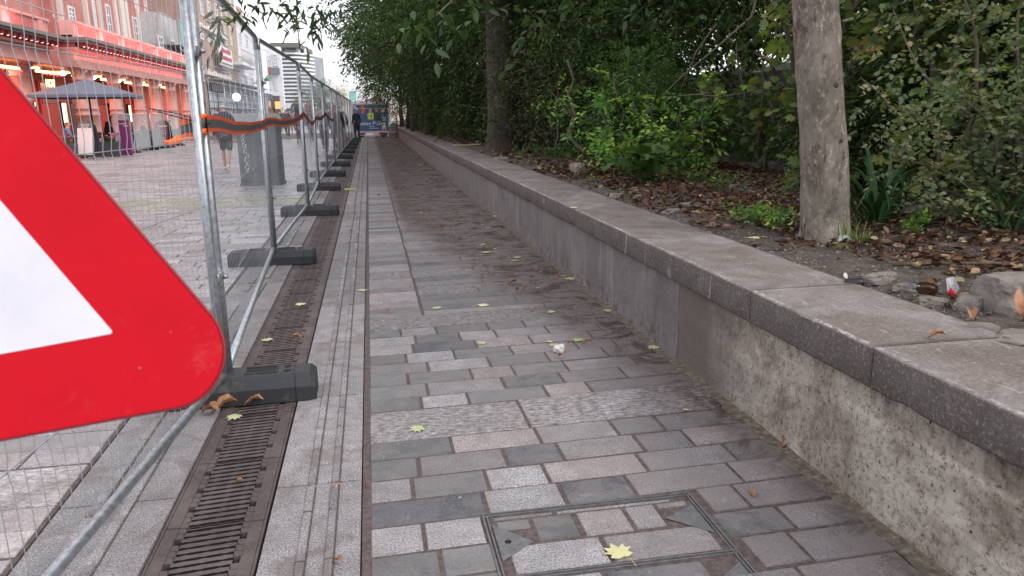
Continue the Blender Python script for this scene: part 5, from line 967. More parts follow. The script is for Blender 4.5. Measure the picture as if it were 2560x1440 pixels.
# ------------------------------------------------------------------ scaffolded building and the terrace beyond
def scaffold(name, X, Y0, Y1, z1, label, bay=2.0, lift=1.9, d=1.2, net=None):
    e = empty(name, (X, Y0, 0), label, 'scaffolding'); mb = MB(); y = Y0
    while y <= Y1 + .1:
        for dx in (0, -d): mb.tube([(X + dx, y, 0), (X + dx, y, z1)], .028, 5)
        z = lift
        while z < z1: mb.tube([(X - d, y, z), (X + .15, y, z)], .025, 5); z += lift
        y += bay
    z = lift
    bb(mb, 'poles', GALV, e); mb = MB()
    while z < z1 + .1:
        for dx in (0, -d):
            for dz in (0, .5, 1.0): mb.tube([(X + dx, Y0 - .2, z + dz), (X + dx, Y1 + .2, z + dz)], .025, 5)
        z += lift
    y = Y0
    while y < Y1: mb.tube([(X + .03, y, 0), (X + .03, y + bay * 2, lift * 2)], .022, 5); y += bay * 2
    bb(mb, 'ledgers', GALV, e); mb = MB(); z = lift
    while z < z1: mb.box(X - d, X, Y0, Y1, z - .06, z - .02); z += lift
    bb(mb, 'boards', plain('scaffold_boards', (.20, .15, .12), .8), e)
    if net: mb = MB(); mb.box(X + .06, X + .065, net[0], net[1], net[2], net[3]); bb(mb, 'netting', plain('green_netting', (.14, .42, .33), .8, var=.3, scale=4), e)
    return e
def block(name, label, X, Y0, Y1, z0, z1, m, depth=9):
    e = empty(name, (X, Y0, 0), label, 'building'); mb = MB(); mb.box(X - depth, X, Y0, Y1, z0, z1); bb(mb, 'wall', m, e); return e
g1 = block('grey_building', 'pale grey building wrapped in scaffolding beside the red colonnade', -12.2, 52.2, 58.4, 0, 7.6, plain('grey_stucco', (.45, .44, .44), .8)); 
for a in ((395, 410, 95, 130), (425, 440, 105, 140)): winX(g1, -12.2, *a)
mb = MB(); mb.box(-21, -14, 53, 60, 7.6, 14); bb(mb, 'back_wall', CREAM, g1)
for a in ((405, 425, 20, 70), (440, 460, 30, 75)): winX(g1, -14, *a, bars=(3, 3))
scaffold('scaffolding', -11.2, 52.2, 57.8, 7.4, 'scaffolding with green netting and boarded platforms right of the red colonnade', net=(52.2, 53.6, 5.6, 7.2))
b1 = block('brown_brick_building', 'tall brown brick building with white sash windows rising behind the fence', -10.8, 56.4, 66, 0, 19, BBR)
for x0, x1, dy in ((498, 509, 0), (517, 527, 8), (535, 544, 14), (550, 556, 20)):
    for y0, y1 in ((-70, -20), (0, 35), (62, 95), (168, 200)): winX(b1, -10.8, x0, x1, y0 + dy, y1 + dy, bars=(2, 3))
mb = MB(); mb.box(-10.8, -10.6, 56.4, 66, 7.15, 7.35); mb.box(-10.8, -10.55, 56.4, 66, 4.1, 4.35); bb(mb, 'stone_band', CREAM, b1)
b2 = block('buff_brick_building', 'narrow buff brick building beside the brown one, with a curved white balcony', -10.8, 66.02, 72.2, 0, 15, YBR)
for x0, x1 in ((560, 567), (573, 580)):
    for y0, y1 in ((0, 40), (70, 110), (175, 215)): winX(b2, -10.8, x0, x1, y0, y1)
mb = MB(); mb.box(-10.8, -9.7, 66.5, 74.5, 5.35, 5.6)
for k in range(22): mb.tube([(-9.75, 66.5 + k * .36, 5.6), (-9.75, 66.5 + k * .36, 6.6)], .03, 4)
mb.tube([(-9.75, 66.5, 6.6), (-9.75, 74.5, 6.6)], .05, 5); bb(mb, 'balcony', WFR, b2)
# for-sale style board
bd = empty('hanging_board', (-10.2, 60, 5.4), 'white notice board with red lettering fixed to the brown brick building', 'sign'); mb = MB(); mb.box(-10.35, -10.28, 60.0, 65.4, 4.95, 6.35); bb(mb, 'board', WSTU, bd)
RT = plain('red_lettering', (.5, .02, .04), .6)

def scrawl(par_, n, wtot, h, org, ux, m_, nm_='small_print'):
    mb = MB(); x = -wtot / 2; o_ = Vector(org); ux = Vector(ux); uz = Vector((0, 0, 1)); nn_ = ux.cross(uz)
    while x < wtot / 2:
        w_ = random.uniform(.3, .8) * h; k_ = random.random(); mb.obox(o_ + ux * (x + w_ / 2) + uz * (h * .1 * (k_ - .5)), (ux, nn_, uz), w_ * .42, .004, h * (.28 + .2 * k_)); x += w_ * 1.15
    mb.build(nm_, m_, par_)
for z_, w_, h_, m_ in ((.66, 3.6, .42, RT), (.14, 4.2, .42, RT), (-.28, 4.4, .2, GREYST), (-.62, 4.4, .2, GREYST)): scrawl(bd, 8, w_, h_, (-.07, 2.7, z_ + .0), (0, 1, 0), m_)

scaffold('scaffolding', -9.6, 56.5, 80, 3.9, 'low run of scaffolding over the shopfronts behind the walking man', 2.4, 1.9, 1.0)
b3 = block('white_terrace', 'white stuccoed terrace building with chimney pots, almost lost in the bright sky', -10.8, 72.3, 92, 0, 9.0, WSTU)
for x0, x1 in ((595, 604), (612, 620), (628, 635)):
    for y0, y1 in ((85, 110), (140, 168), (185, 215)): winX(b3, -10.8, x0, x1, y0 + (x0 - 595) * .3, y1 + (x0 - 595) * .3)
mb = MB(); mb.box(-12.5, -11.3, 81, 83.5, 9, 10.8); bb(mb, 'chimney', CREAM, b3); mb = MB()
for k in range(3): mb.lathe((-11.9, 81.5 + k * .75, 10.8), [(.16, 0), (.13, .9)], 8)
bb(mb, 'chimney_pots', TERRA, b3)
mb = MB(); mb.box(-19, -11.2, 84, 92.4, 9, 9.3); bb(mb, 'roof', plain('slate_roof', (.16, .17, .19), .6), b3)
mb = MB()
for Y in np.arange(57, 92, 3.2): mb.box(-10.79, -10.7, Y, Y + 2.6, .3, 3.0)
sh_ = empty('shopfronts', (-10.7, 57, 0), 'row of dark shopfronts at street level behind the scaffolding', 'shopfront'); bb(mb, 'glazing', GLS, sh_); mb = MB(); mb.box(-10.78, -10.45, 57, 92, 3.05, 3.6); bb(mb, 'fascia', plain('fascia_dark', (.06, .06, .07), .6, var=.6, scale=1), sh_)
b4 = empty('bay_fronted_building', (-11, 100, 0), 'white building with tall bay windows and a grey shop blind, left of the striped office', 'building')
a = atY(664, 117, 96); b_ = atY(700, 128, 96); mb = MB(); mb.box(a.x, b_.x, 96, 97.5, 0, a.z); bb(mb, 'wall', WSTU, b4)
def winY(par, Y, x0, x1, y0, y1, bars=(2, 3)):
    p = atY(x0, y0, Y); r_ = atY(x1, y1, Y); mb = MB(); mb.box(p.x, r_.x, Y - .06, Y, r_.z, p.z); w_ = bb(mb, 'window', GLS, par); mb = MB()
    for i in range(bars[0] + 1): xx = p.x + (r_.x - p.x) * i / bars[0]; mb.box(xx - .06, xx + .06, Y - .12, Y - .065, r_.z, p.z)
    for i in range(bars[1] + 1): zz = r_.z + (p.z - r_.z) * i / bars[1]; mb.box(p.x - .06, r_.x + .06, Y - .14, Y - .068, zz - .06, zz + .06)
    mb.build('window_bars', WFR, w_); return w_
for a_ in ((669, 679, 140, 166), (684, 694, 136, 164), (673, 681, 202, 222), (688, 694, 203, 224)): winY(b4, 96, *a_)
p = atY(668, 170, 96); r_ = atY(700, 186, 96); mb = MB(); mb.box(p.x, r_.x, 95.2, 96, r_.z, p.z); bb(mb, 'blind', plain('blind_grey', (.16, .17, .19), .7), b4)
p = atY(668, 170, 96); r_ = atY(679, 186, 96); mb = MB(); mb.box(p.x, r_.x, 95.1, 95.19, r_.z, p.z); bb(mb, 'blind_end', plain('blind_red', (.42, .06, .05), .7), b4)
p = atY(676, 240, 96); r_ = atY(704, 300, 96); mb = MB(); mb.box(p.x, r_.x, 95.7, 96, 0, p.z); bb(mb, 'shop_front', plain('shop_dark', (.07, .05, .045), .5, var=.5), b4); p = atY(688, 254, 96); r_ = atY(702, 272, 96); mb = MB(); mb.box(p.x, r_.x, 95.6, 95.69, r_.z, p.z); bb(mb, 'shop_sign', glow('shop_orange', (.9, .33, .08), 1.0), b4)
# striped office
b5 = empty('striped_office', (-9, 112, 0), 'glass office building banded with pale horizontal stripes under an overhanging roof slab', 'building')
p = atY(697, 136, 110); r_ = atY(780, 136, 110); Y5 = 110; NS = 10; xs5 = [p.x + (r_.x - p.x) * i / NS for i in range(NS + 1)]
def cy(x): t_ = (x - p.x) / (r_.x - p.x); return Y5 + 5 * max(0, t_ - .45) ** 2 * 3
zt5 = atY(720, 134, 110).z
mb = MB()
for i in range(NS): mb.add([(xs5[i], cy(xs5[i]), 0), (xs5[i + 1], cy(xs5[i + 1]), 0), (xs5[i + 1], cy(xs5[i + 1]), zt5), (xs5[i], cy(xs5[i]), zt5)], [(0, 1, 2, 3)])
mb.box(xs5[0], xs5[-1] - .5, 116, 117, 0, zt5); mb.add([(xs5[-1], cy(xs5[-1]), 0), (xs5[-1] + 1, 119, 0), (xs5[-1] + 1, 119, zt5), (xs5[-1], cy(xs5[-1]), zt5)], [(0, 1, 2, 3)]); bb(mb, 'glazing', plain('office_glass', (.10, .13, .14), .15, var=.4, scale=.5), b5)
mb = MB(); nb = 15
for k in range(nb):
    z = 2.2 + (zt5 - 2.3) * k / (nb - 1)
    for i in range(NS): a = (xs5[i], cy(xs5[i]) - .35); c = (xs5[i + 1], cy(xs5[i + 1]) - .35); mb.add([(a[0], a[1], z), (c[0], c[1], z), (c[0], c[1], z + .22), (a[0], a[1], z + .22), (a[0], a[1] + .3, z), (c[0], c[1] + .3, z), (c[0], c[1] + .3, z + .22), (a[0], a[1] + .3, z + .22)], [(0, 1, 2, 3), (3, 2, 6, 7), (1, 0, 4, 5)])
bb(mb, 'horizontal_bands', WFR, b5)
p1 = atY(676, 110, 110); p2 = atY(747, 112, 110); z2 = p1.z; mb = MB(); mb.prism([(p1.x, 109, z2 - .5), (p2.x, 109, z2 - .5), (p2.x + 1.0, 122, z2 - .5), (p1.x, 122, z2 - .5)], (0, 0, .6)); bb(mb, 'roof_slab', plain('roof_greenish', (.13, .135, .11), .7), b5)
mb = MB(); mb.box(p1.x + 4.2, p1.x + 4.6, 111, 112, zt5, z2 - .5); mb.box(p2.x - .5, p2.x, 111, 112, zt5, z2 - .5); mb.box(p1.x + 1.5, p2.x - .8, 113, 118, zt5, z2 - .5); bb(mb, 'penthouse', WFR, b5)
# further white blocks closing the street
def farblock(label, Y, x0, x1, ytop, m, win=True):
    p = atY(x0, ytop, Y); r_ = atY(x1, ytop, Y); e = empty('distant_building', ((p.x + r_.x) / 2, Y, 0), label, 'building'); mb = MB(); mb.box(p.x, r_.x, Y, Y + 12, 0, p.z); bb(mb, 'wall', m, e)
    if win:
        n = max(2, int((x1 - x0) / 11))
        for i in range(n):
            for j in range(2): xa = x0 + (x1 - x0) * (i + .25) / n; ya = ytop + 9 + j * 26; winY(e, Y, xa, xa + (x1 - x0) / n * .45, ya, ya + 14, (2, 1))
    return e
farblock('pale block with flat windows beyond the striped office, left of the green street tree', 150, 778, 832, 188, WSTU); farblock('cream distant building right of the green street tree', 165, 832, 868, 212, CREAM); farblock('white distant building above the police trailer', 78, 872, 945, 222, WSTU, False); farblock('pinkish cream distant building seen under the tree crown, right of the trailer', 82, 946, 1030, 232, plain('pinkish_stucco', (.62, .50, .43), .8, var=.05)); farblock('distant grey building far left of the street end', 140, 700, 780, 230, CREAM, False)
mb = MB(); p = atY(872, 228, 76); r_ = atY(891, 252, 76); mb.box(p.x, r_.x, 75.6, 76, r_.z, p.z); tag(mb.build('teal_awning', plain('teal', (.20, .45, .40), .7, var=.3, scale=1)), 'teal shop awning just above the left end of the police trailer', 'awning')
mb = MB(); p = atY(912, 252, 74); r_ = atY(953, 243, 74); mb.prism([(p.x, 73, p.z - .1), (r_.x, 73, r_.z - .4), (r_.x, 73, r_.z + .3), (p.x, 73, p.z)], (0, 2, 0)); tag(mb.build('brown_awning', plain('awning_brown', (.13, .07, .065), .7)), 'dark brown sloping awning behind the police trailer', 'awning')
lit2 = copy_tree(t2); place(lit2, *[(v.x, v.y) for v in [atY(808, 300, 105)]][0], -.3, 1, 1.0, 'green street tree at the far end of the street', 'tree', first=True, sz=.85)
# ------------------------------------------------------------------ people
PM = {}
def cm(name, c, r_=.85, v=.15): 
    if name not in PM: PM[name] = plain(name, c, r_, var=v, scale=12)
    return PM[name]
SKIN = plain('skin', (.42, .24, .17), .55, var=.06)
def skin(name, nodes, edges, mat_, parent, sub=2, root=0):
    me = bpy.data.meshes.new(name); me.from_pydata([n[0] for n in nodes], edges, []); o = bpy.data.objects.new(name, me); COL.objects.link(o)
    m_ = o.modifiers.new('s', 'SKIN'); m_.use_smooth_shade = True
    for i, n in enumerate(nodes): sv_ = me.skin_vertices[0].data[i]; sv_.radius = n[1] if isinstance(n[1], tuple) else (n[1], n[1]); sv_.use_root = i == root
    ss = o.modifiers.new('d', 'SUBSURF'); ss.levels = sub; ss.render_levels = sub; dg_ = bpy.context.evaluated_depsgraph_get(); nm_ = bpy.data.meshes.new_from_object(o.evaluated_get(dg_)); bpy.data.objects.remove(o); nm_.name = name; nm_.materials.clear(); nm_.materials.append(mat_)
    nm_.polygons.foreach_set('use_smooth', [True] * len(nm_.polygons)); return link(name, nm_, parent)
def person(loc, rz, H, label, top, bottom, hair, pose='stand', long_sleeve=True, shorts=False, hairlen=0, cap=None, shoes=None, group=None, fingers=True, hood=False, bag=False):
    e = empty('person', loc, label, 'person', group, rz); k = H / 1.75
    def V(x, y, z): return (x * k, y * k, z * k)
    sit = pose == 'sit'; ph = .50 if sit else .93; hips = [(-.09, 0, ph - .03), (.09, 0, ph - .03)]
    if sit: knees = [(-.11, .42, .50), (.12, .42, .50)]; ank = [(-.12, .40, .09), (.12, .46, .09)]
    elif pose == 'walk': knees = [(-.10, .12, .50), (.08, -.04, .49)]; ank = [(-.09, .10, .09), (.05, -.30, .16)]
    elif pose == 'ride': knees = [(-.13, .28, .62), (.13, .20, .48)]; ank = [(-.10, .15, .28), (.10, .12, .12)]; 
    else: knees = [(-.10, .03, .50), (.11, .02, .50)]; ank = [(-.11, -.01, .09), (.12, -.01, .09)]
    lean = .10 if sit else (.22 if pose == 'ride' else (.06 if pose == 'walk' else .03)); dz = ph - .93
    sp = [(0, 0, ph), (0, lean * .3, ph + .17), (0, lean * .8, ph + .36), (0, lean, ph + .53), (0, lean + .02, ph + .60), (0, lean + .035, ph + .70), (0, lean + .03, ph + .79)]
    shd = [(-.18, lean, ph + .49), (.18, lean, ph + .49)]
    if pose in ('sit', 'ride', 'read'): elb = [(-.25, lean + .10, ph + .24), (.25, lean + .10, ph + .24)]; wr = [(-.16, lean + .33, ph + .27), (.17, lean + .33, ph + .25)]
    elif pose == 'walk': elb = [(-.26, lean - .10, ph + .20), (.26, lean + .03, ph + .20)]; wr = [(-.28, lean - .05, ph - .04), (.28, lean + .16, ph - .02)]
    else: elb = [(-.24, lean - .02, ph + .20), (.24, lean - .02, ph + .20)]; wr = [(-.25, lean + .05, ph - .04), (.25, lean + .06, ph - .04)]
    N = [(V(*sp[0]), (.13 * k, .10 * k)), (V(*sp[1]), (.125 * k, .09 * k)), (V(*sp[2]), (.145 * k, .10 * k)), (V(*sp[3]), (.075 * k, .07 * k)), (V(*sp[4]), (.052 * k, .052 * k)), (V(*sp[5]), (.078 * k, .092 * k)), (V(*sp[6]), (.06 * k, .07 * k))]; E = [(i, i + 1) for i in range(6)]
    def ad(p, r_, fr): N.append((V(*p), r_ * k)); E.append((fr, len(N) - 1)); return len(N) - 1
    ad((0, sp[5][1] + .115, sp[5][2] - .015), .014, 5)                    # nose
    for s_ in (0, 1):
        i = ad(shd[s_], .055, 3); i = ad(elb[s_], .042, i); i = ad(wr[s_], .027, i); w_ = Vector(wr[s_]); dr = (w_ - Vector(elb[s_])).normalized(); pl = w_ + dr * .075; i = ad(tuple(pl), .03, i)
        sdv = dr.cross(Vector((1, 0, 0))).normalized()
        if fingers:
            for f_, l_ in ((-.028, .07), (-.010, .085), (.010, .08), (.028, .062)): j = ad(tuple(pl + dr * .03 + sdv * f_), .010, i); ad(tuple(pl + dr * (.03 + l_) + sdv * f_ * 1.1 + Vector((0, .012, 0))), .007, j)
            ad(tuple(w_ + dr * .05 + sdv * .055 + Vector((.02 * (1 - 2 * s_), 0, 0))), .010, i)
        i = ad(hips[s_], .085, 0); i = ad(tuple((Vector(hips[s_]) + Vector(knees[s_])) / 2), .075, i); i = ad(knees[s_], .052, i); i = ad(tuple((Vector(knees[s_]) * .6 + Vector(ank[s_]) * .4)), .052, i); i = ad(ank[s_], .034, i); ad((ank[s_][0], ank[s_][1] + .13, ank[s_][2] - .055), .03, i)
    skin('body', N, E, SKIN, e, 1)
    # clothing
    N2 = [(V(*sp[0]), (.15 * k, .12 * k)), (V(*sp[1]), (.145 * k, .11 * k)), (V(*sp[2]), (.17 * k, .12 * k)), (V(*sp[3]), (.10 * k, .085 * k))]; E2 = [(0, 1), (1, 2), (2, 3)]
    N2.append((V(0, 0, ph - .10), (.15 * k, .12 * k))); E2.append((0, 4))
    for s_ in (0, 1):
        N2.append((V(*shd[s_]), .072 * k)); E2.append((3, len(N2) - 1)); N2.append((V(*elb[s_]), .06 * k)); E2.append((len(N2) - 2, len(N2) - 1))
        if long_sleeve: N2.append((V(*(Vector(wr[s_]) * .92 + Vector(elb[s_]) * .08)), .045 * k)); E2.append((len(N2) - 2, len(N2) - 1))
    if hood: N2.append((V(0, lean - .06, ph + .62), .085 * k)); E2.append((3, len(N2) - 1))
    skin('jacket' if long_sleeve else 'shirt', N2, E2, top, e, 1)
    N3 = [(V(0, 0, ph - .02), (.14 * k, .115 * k))]; E3 = []
    for s_ in (0, 1):
        N3.append((V(*hips[s_]), .10 * k)); E3.append((0, len(N3) - 1)); kn = Vector(knees[s_]); md = (Vector(hips[s_]) + kn) / 2; N3.append((V(*md), .092 * k)); E3.append((len(N3) - 2, len(N3) - 1))
        N3.append((V(*(kn * .9 + md * .1)), (.085 if shorts else .068) * k)); E3.append((len(N3) - 2, len(N3) - 1))
        if not shorts: N3.append((V(*(Vector(ank[s_]) + Vector((0, 0, .04)))), .055 * k)); E3.append((len(N3) - 2, len(N3) - 1))
    skin('shorts' if shorts else 'trousers', N3, E3, bottom, e, 1)
    for s_ in (0, 1):
        a = Vector(ank[s_]); skin('shoe', [(V(a.x, a.y - .04, a.z - .04), .045 * k), (V(a.x, a.y + .06, a.z - .05), .044 * k), (V(a.x, a.y + .16, a.z - .06), .034 * k)], [(0, 1), (1, 2)], shoes or cm('shoe_dark', (.04, .04, .045)), e, 1)
    if pose != 'x':
        hb_ = Vector(sp[5]); NH = [((hb_ + Vector((0, -.025, .055)))[:] , .10), ((hb_ + Vector((0, -.05, -.01)))[:], .095)]
        NH = [(V(*p), r_ * k) for p, r_ in NH]; EH = [(0, 1)]
        if hairlen: NH.append((V(0, hb_.y - .07, hb_.z - .06 - hairlen * .5), .085 * k)); NH.append((V(0, hb_.y - .07, hb_.z - .08 - hairlen), .06 * k)); EH += [(1, 2), (2, 3)]
        skin('hair' if cap is None else 'cap', NH, EH, hair if cap is None else cap, e, 1)
        if cap is not None: mb = MB(); mb.box(-.075 * k, .075 * k, (hb_.y + .04) * k, (hb_.y + .17) * k, (hb_.z + .045) * k, (hb_.z + .06) * k); mb.build('cap_peak', cap, e)
        mb = MB()
        for s_ in (-1, 1): mb.lathe(V(s_ * .032, hb_.y + .088, hb_.z + .005), [(.003, -.006), (.009, 0), (.003, .006)], 6)
        mb.build('eyes', cm('eye_dark', (.02, .015, .012), .3), e)
        mb = MB(); mb.box(-.022 * k, .022 * k, (hb_.y + .088) * k, (hb_.y + .096) * k, (hb_.z - .05) * k, (hb_.z - .043) * k); mb.build('mouth', cm('lip', (.30, .11, .09), .5), e)
    return e
BLK = cm('cloth_black', (.022, .022, .026)); DKG = cm('cloth_charcoal', (.06, .062, .07)); GRN = cm('cloth_sage', (.20, .25, .18)); MAR = cm('cloth_rust', (.28, .12, .10)); BLU = cm('cloth_denim', (.10, .17, .30)); HBR = cm('hair_brown', (.05, .03, .02)); HBL = cm('hair_black', (.015, .012, .012)); CAPW = cm('cap_pale_blue', (.55, .60, .66)); SHW = cm('shoe_white', (.6, .6, .6)); GRY = cm('cloth_grey', (.24, .24, .26)); TAN = cm('cloth_tan', (.35, .26, .18))
person((-3.6, 20.7, 0), .05, 1.66, 'walking man seen from behind in pale cap, black jacket, dark shorts and white trainers', BLK, DKG, HBR, 'walk', shorts=True, cap=CAPW, shoes=SHW, hood=True)
person((-2.2, 18.9, 0), 2.9, 1.62, 'person in a sage green open jacket over a rust top standing behind the dark cabinet', GRN, DKG, HBR, 'read', hairlen=.12)
def chair(loc, rz, label):
    e = empty('cafe_chair', loc, label, 'chair', 'cafe chairs on the bar terrace', rz); m_ = cm('chair_rattan', (.11, .07, .05)); mb = MB(); mb.box(-.22, .22, -.22, .22, .43, .46); mb.build('seat', m_, e); mb = MB(); mb.tube([(-.2, -.2, .45), (-.21, -.27, .82), (.21, -.27, .82), (.2, -.2, .45)], .018, 6); mb.box(-.19, .19, -.27, -.24, .58, .80); mb.build('backrest', m_, e)
    for sx_ in (-1, 1):
        for sy_ in (-1, 1): mb = MB(); mb.tube([(sx_ * .2, sy_ * .19, .44), (sx_ * .22, sy_ * .22, 0)], .014, 6); mb.build('leg', m_, e)
for i, (x, y, rz, lab, tp, hr, hl) in enumerate([(-10.15, 28.6, -1.2, 'seated person in a denim blue shirt behind the white-fronted board', BLU, HBR, 0), (-9.75, 31.6, -.6, 'seated woman with long dark hair and black coat right of the white-fronted board', BLK, HBL, .25), (-9.55, 34.2, 1.9, 'seated person in black behind the glass screen by the purple post', BLK, HBL, 0), (-9.6, 35.6, -1.4, 'seated person in dark grey with crossed arms behind the glass screen', DKG, HBR, 0), (-9.6, 40.2, -1.0, 'seated person in a tan top behind the last glass screen', TAN, HBR, .1), (-11.2, 25.6, -.9, 'person in pale denim shirt sitting by the first thick column', BLU, HBL, 0)]):
    person((x, y, 0), rz + math.pi * 0, 1.68, lab, tp, DKG, hr, 'sit', hairlen=hl, fingers=False); chair((x, y, 0), rz, 'dark cafe chair under the ' + lab.split(' behind')[0].split(' right')[0].split(' by')[0])
for x, y, l in ((-9.2, 32.4, 'small round cafe table beside the seated dark-haired woman'), (-9.4, 34.9, 'small round cafe table between the two people behind the glass screen'), (-9.2, 39.2, 'small round cafe table near the last glass screen')):
    e = empty('cafe_table', (x, y, 0), l, 'table', 'cafe tables on the bar terrace'); mb = MB(); mb.lathe((0, 0, .71), [(.33, 0), (.33, .03)], 20); mb.build('table_top', cm('table_steel', (.35, .35, .37), .35), e); mb = MB(); mb.tube([(0, 0, .02), (0, 0, .72)], .03, 8); mb.lathe((0, 0, 0), [(.2, 0), (.2, .015), (.03, .04)], 14); mb.build('pedestal', cm('table_leg', (.05, .05, .05)), e)
# distant pedestrians and cyclists
random.seed(31)
protos = [person((0, 0, 0), 0, 1.72, 'x', BLK, DKG, HBL, 'walk', fingers=False), person((0, 0, 0), 0, 1.66, 'x', MAR, DKG, HBR, 'stand', fingers=False, hairlen=.15), person((0, 0, 0), 0, 1.75, 'x', GRY, BLK, HBR, 'walk', fingers=False)]
PED = [(860 - 52, 30.0, 2, 3.2, 'pedestrian in grey behind the fence past the third joint'), (838, 27.0, 0, 3.0, 'dark-clothed pedestrian nearest the fence in the middle distance'), (851, 33, 0, .1, 'dark-clothed pedestrian close to the fence, farther on'), (716, 46, 0, 3.1, 'dark figure left of the two cyclists'), (725, 60, 1, 3.0, 'figure in rust coat in the street crowd'), (738, 70, 2, .2, None), (752, 75, 0, 3.1, None), (790, 66, 1, 0, None), (783, 55, 2, 3.1, 'grey-coated figure right of the cyclists'), (825, 60, 0, 3.2, None), (833, 74, 2, .1, None), (700, 66, 0, .3, None), (815, 80, 1, 3.1, None), (765, 88, 0, .2, None), (706, 80, 2, 3, None), (846, 52, 1, 3.0, 'rust-coated figure just left of the far fence posts'), (545, 42, 0, 0.2, 'dark-clothed pedestrian glimpsed left of the walking man'), (508, 34, 0, 3.0, 'dark-clothed pedestrian between the near fence post and the walking man')]
used = set()
for px_, Y, pi, rz, lab in PED:
    r_ = ray(px_, 300); X = r_.x / r_.y * Y; first = pi not in used; used.add(pi); place(protos[pi], X, Y, 0, rz, 1, lab or 'small distant pedestrian in the crowd at the far end of the street', 'person', 'pedestrians down the street', first=first)
def bicycle(loc, rz, label):
    e = empty('bicycle', loc, label, 'bicycle', 'bicycles ridden up the street', rz); m_ = cm('bike_dark', (.03, .03, .035), .4)
    for y in (-.5, .52):
        mb = MB(); mb.tube([(0, y + .33 * math.cos(a * math.pi / 8), .34 + .33 * math.sin(a * math.pi / 8)) for a in range(17)], .016, 5, cap=False)
        for a in range(6): mb.tube([(0, y - .32 * math.cos(a * math.pi / 6), .34 - .32 * math.sin(a * math.pi / 6)), (0, y + .32 * math.cos(a * math.pi / 6), .34 + .32 * math.sin(a * math.pi / 6))], .003, 3)
        mb.build('wheel', m_, e)
    mb = MB()
    for a, b_ in (((0, -.5, .34), (0, -.12, .80)), ((0, -.12, .80), (0, .36, .82)), ((0, -.05, .30), (0, .36, .80)), ((0, -.05, .30), (0, -.12, .88)), ((0, -.5, .34), (0, -.05, .30)), ((0, .36, .95), (0, .52, .34))): mb.tube([a, b_], .017, 6)
    mb.build('frame', m_, e); mb = MB(); mb.tube([(-.28, .28, .98), (-.2, .38, 1.0), (.2, .38, 1.0), (.28, .28, .98)], .014, 6); mb.build('handlebar', m_, e); mb = MB(); mb.box(-.06, .06, -.26, .0, .88, .93, 0, .02); mb.build('saddle', m_, e)
for px_, Y, lab, tp in ((745, 38, 'left', DKG), (776, 40, 'right', MAR)):
    r_ = ray(px_, 300); X = r_.x / r_.y * Y; bicycle((X, Y, 0), 3.1, f'dark bicycle ridden towards the camera by the {lab} cyclist'); o = person((X, Y + .12, .42), 3.1, 1.72, f'{"charcoal" if lab == "left" else "rust"} coated cyclist riding towards the camera, {lab} one of two', tp, BLK, HBR, 'ride', fingers=False)
# ------------------------------------------------------------------ street furniture on the plaza
cab = empty('utility_cabinet', (-2.12, 16.0, 0), 'tall dark grey steel utility cabinet with white graffiti scrawl behind the fence', 'cabinet', rz=-.12); CABM = plain('cabinet_grey', (.085, .092, .098), .55, var=.3, scale=6, dirt=(.16, .165, .17))
mb = MB(); mb.box(-.40, .36, -.22, .25, 0, 1.17); mb.box(-.42, .38, -.24, .27, 1.17, 1.20); mb.box(-.42, .38, -.24, .27, 0, .05); mb.build('housing', CABM, cab, bevel=.008)
for a, b_ in ((-.38, -.145), (-.13, .10), (.115, .34)): mb = MB(); mb.box(a, b_, -.232, -.221, .08, 1.14); mb.build('door', CABM, cab, bevel=.004)
GRAF = plain('spray_white', (.62, .62, .64), .7, var=.2, scale=60); mb = MB(); random.seed(9); z = 1.0; x0 = -.28
for k in range(9):
    pts = [(x0 + .006 * k + random.uniform(-.05, .06), -.236, z - .012 * j - .05 * math.sin(j * 1.7 + k)) for j in range(7)]; mb.tube(pts, .0055, 4, cap=False); z -= .085
mb.build('graffiti', GRAF, cab)
def aboard(loc, rz, w, h, label, top_m, panel_m, rim_m, lines, extra=None):
    e = empty('sandwich_board', loc, label, 'sandwich board', rz=rz); R_ = w / 2; n = 14; arc = [(R_ * math.cos(math.pi * i / n), h - R_ * .8 + R_ * .8 * math.sin(math.pi * i / n)) for i in range(n + 1)]
    for s_ in (0, 1):
        tilt = .09 if s_ == 0 else -.09; f = empty('side_panel') if False else None
        def T(x, z, o_=0): return (x, (-.26 + z * .18 + o_) if s_ == 0 else (.26 - z * .18 - o_), z)
        mb = MB(); mb.prism([T(-R_, .10), T(R_, .10)] + [T(x, z) for x, z in arc], (0, .02, 0)); pf = mb.build('panel', rim_m, e)
        if s_ == 0:
            sc = .90; mb = MB(); zt_ = h - R_ * .8; mb.prism([T(-R_ * sc, .15, -.004), T(R_ * sc, .15, -.004), T(R_ * sc, zt_, -.004), T(-R_ * sc, zt_, -.004)], (0, -.003, 0)); mb.build('poster', panel_m, pf)
            mb = MB(); mb.prism([T(R_ * sc, zt_ + .01, -.004), T(-R_ * sc, zt_ + .01, -.004)][::-1] + [T(x * sc, zt_ + (z - zt_) * .9 + .01, -.004) for x, z in arc], (0, -.003, 0)); mb.build('header', top_m, pf)
            for body, size, xx, zz, m_ in lines: text(body, size, m_, pf, T(xx, zz, -.012), (math.pi / 2 - .17, 0, 0), 'lettering', .001)
            if extra: extra(pf, T)
        for x in (-R_ + .02, R_ - .02): mb = MB(); mb.tube([T(x, .12), T(x, 0)], .012, 6); mb.build('leg', rim_m, e)
    return e
LW = plain('white_lettering', (.78, .78, .78), .5, var=.03); PWH = plain('poster_white', (.72, .71, .74), .4, var=.04); 
aboard((-9.28, 28.1, 0), -.30, .60, 1.26, 'sandwich board with grey arched header and blank white front panel', plain('header_grey', (.14, .14, .15), .5), PWH, plain('board_frame', (.07, .07, .08), .5), [('THEATRE', .085, 0, 1.12, LW), ('ROYAL', .085, 0, 1.05, LW), ('BRIGHTON', .07, 0, .985, LW)])
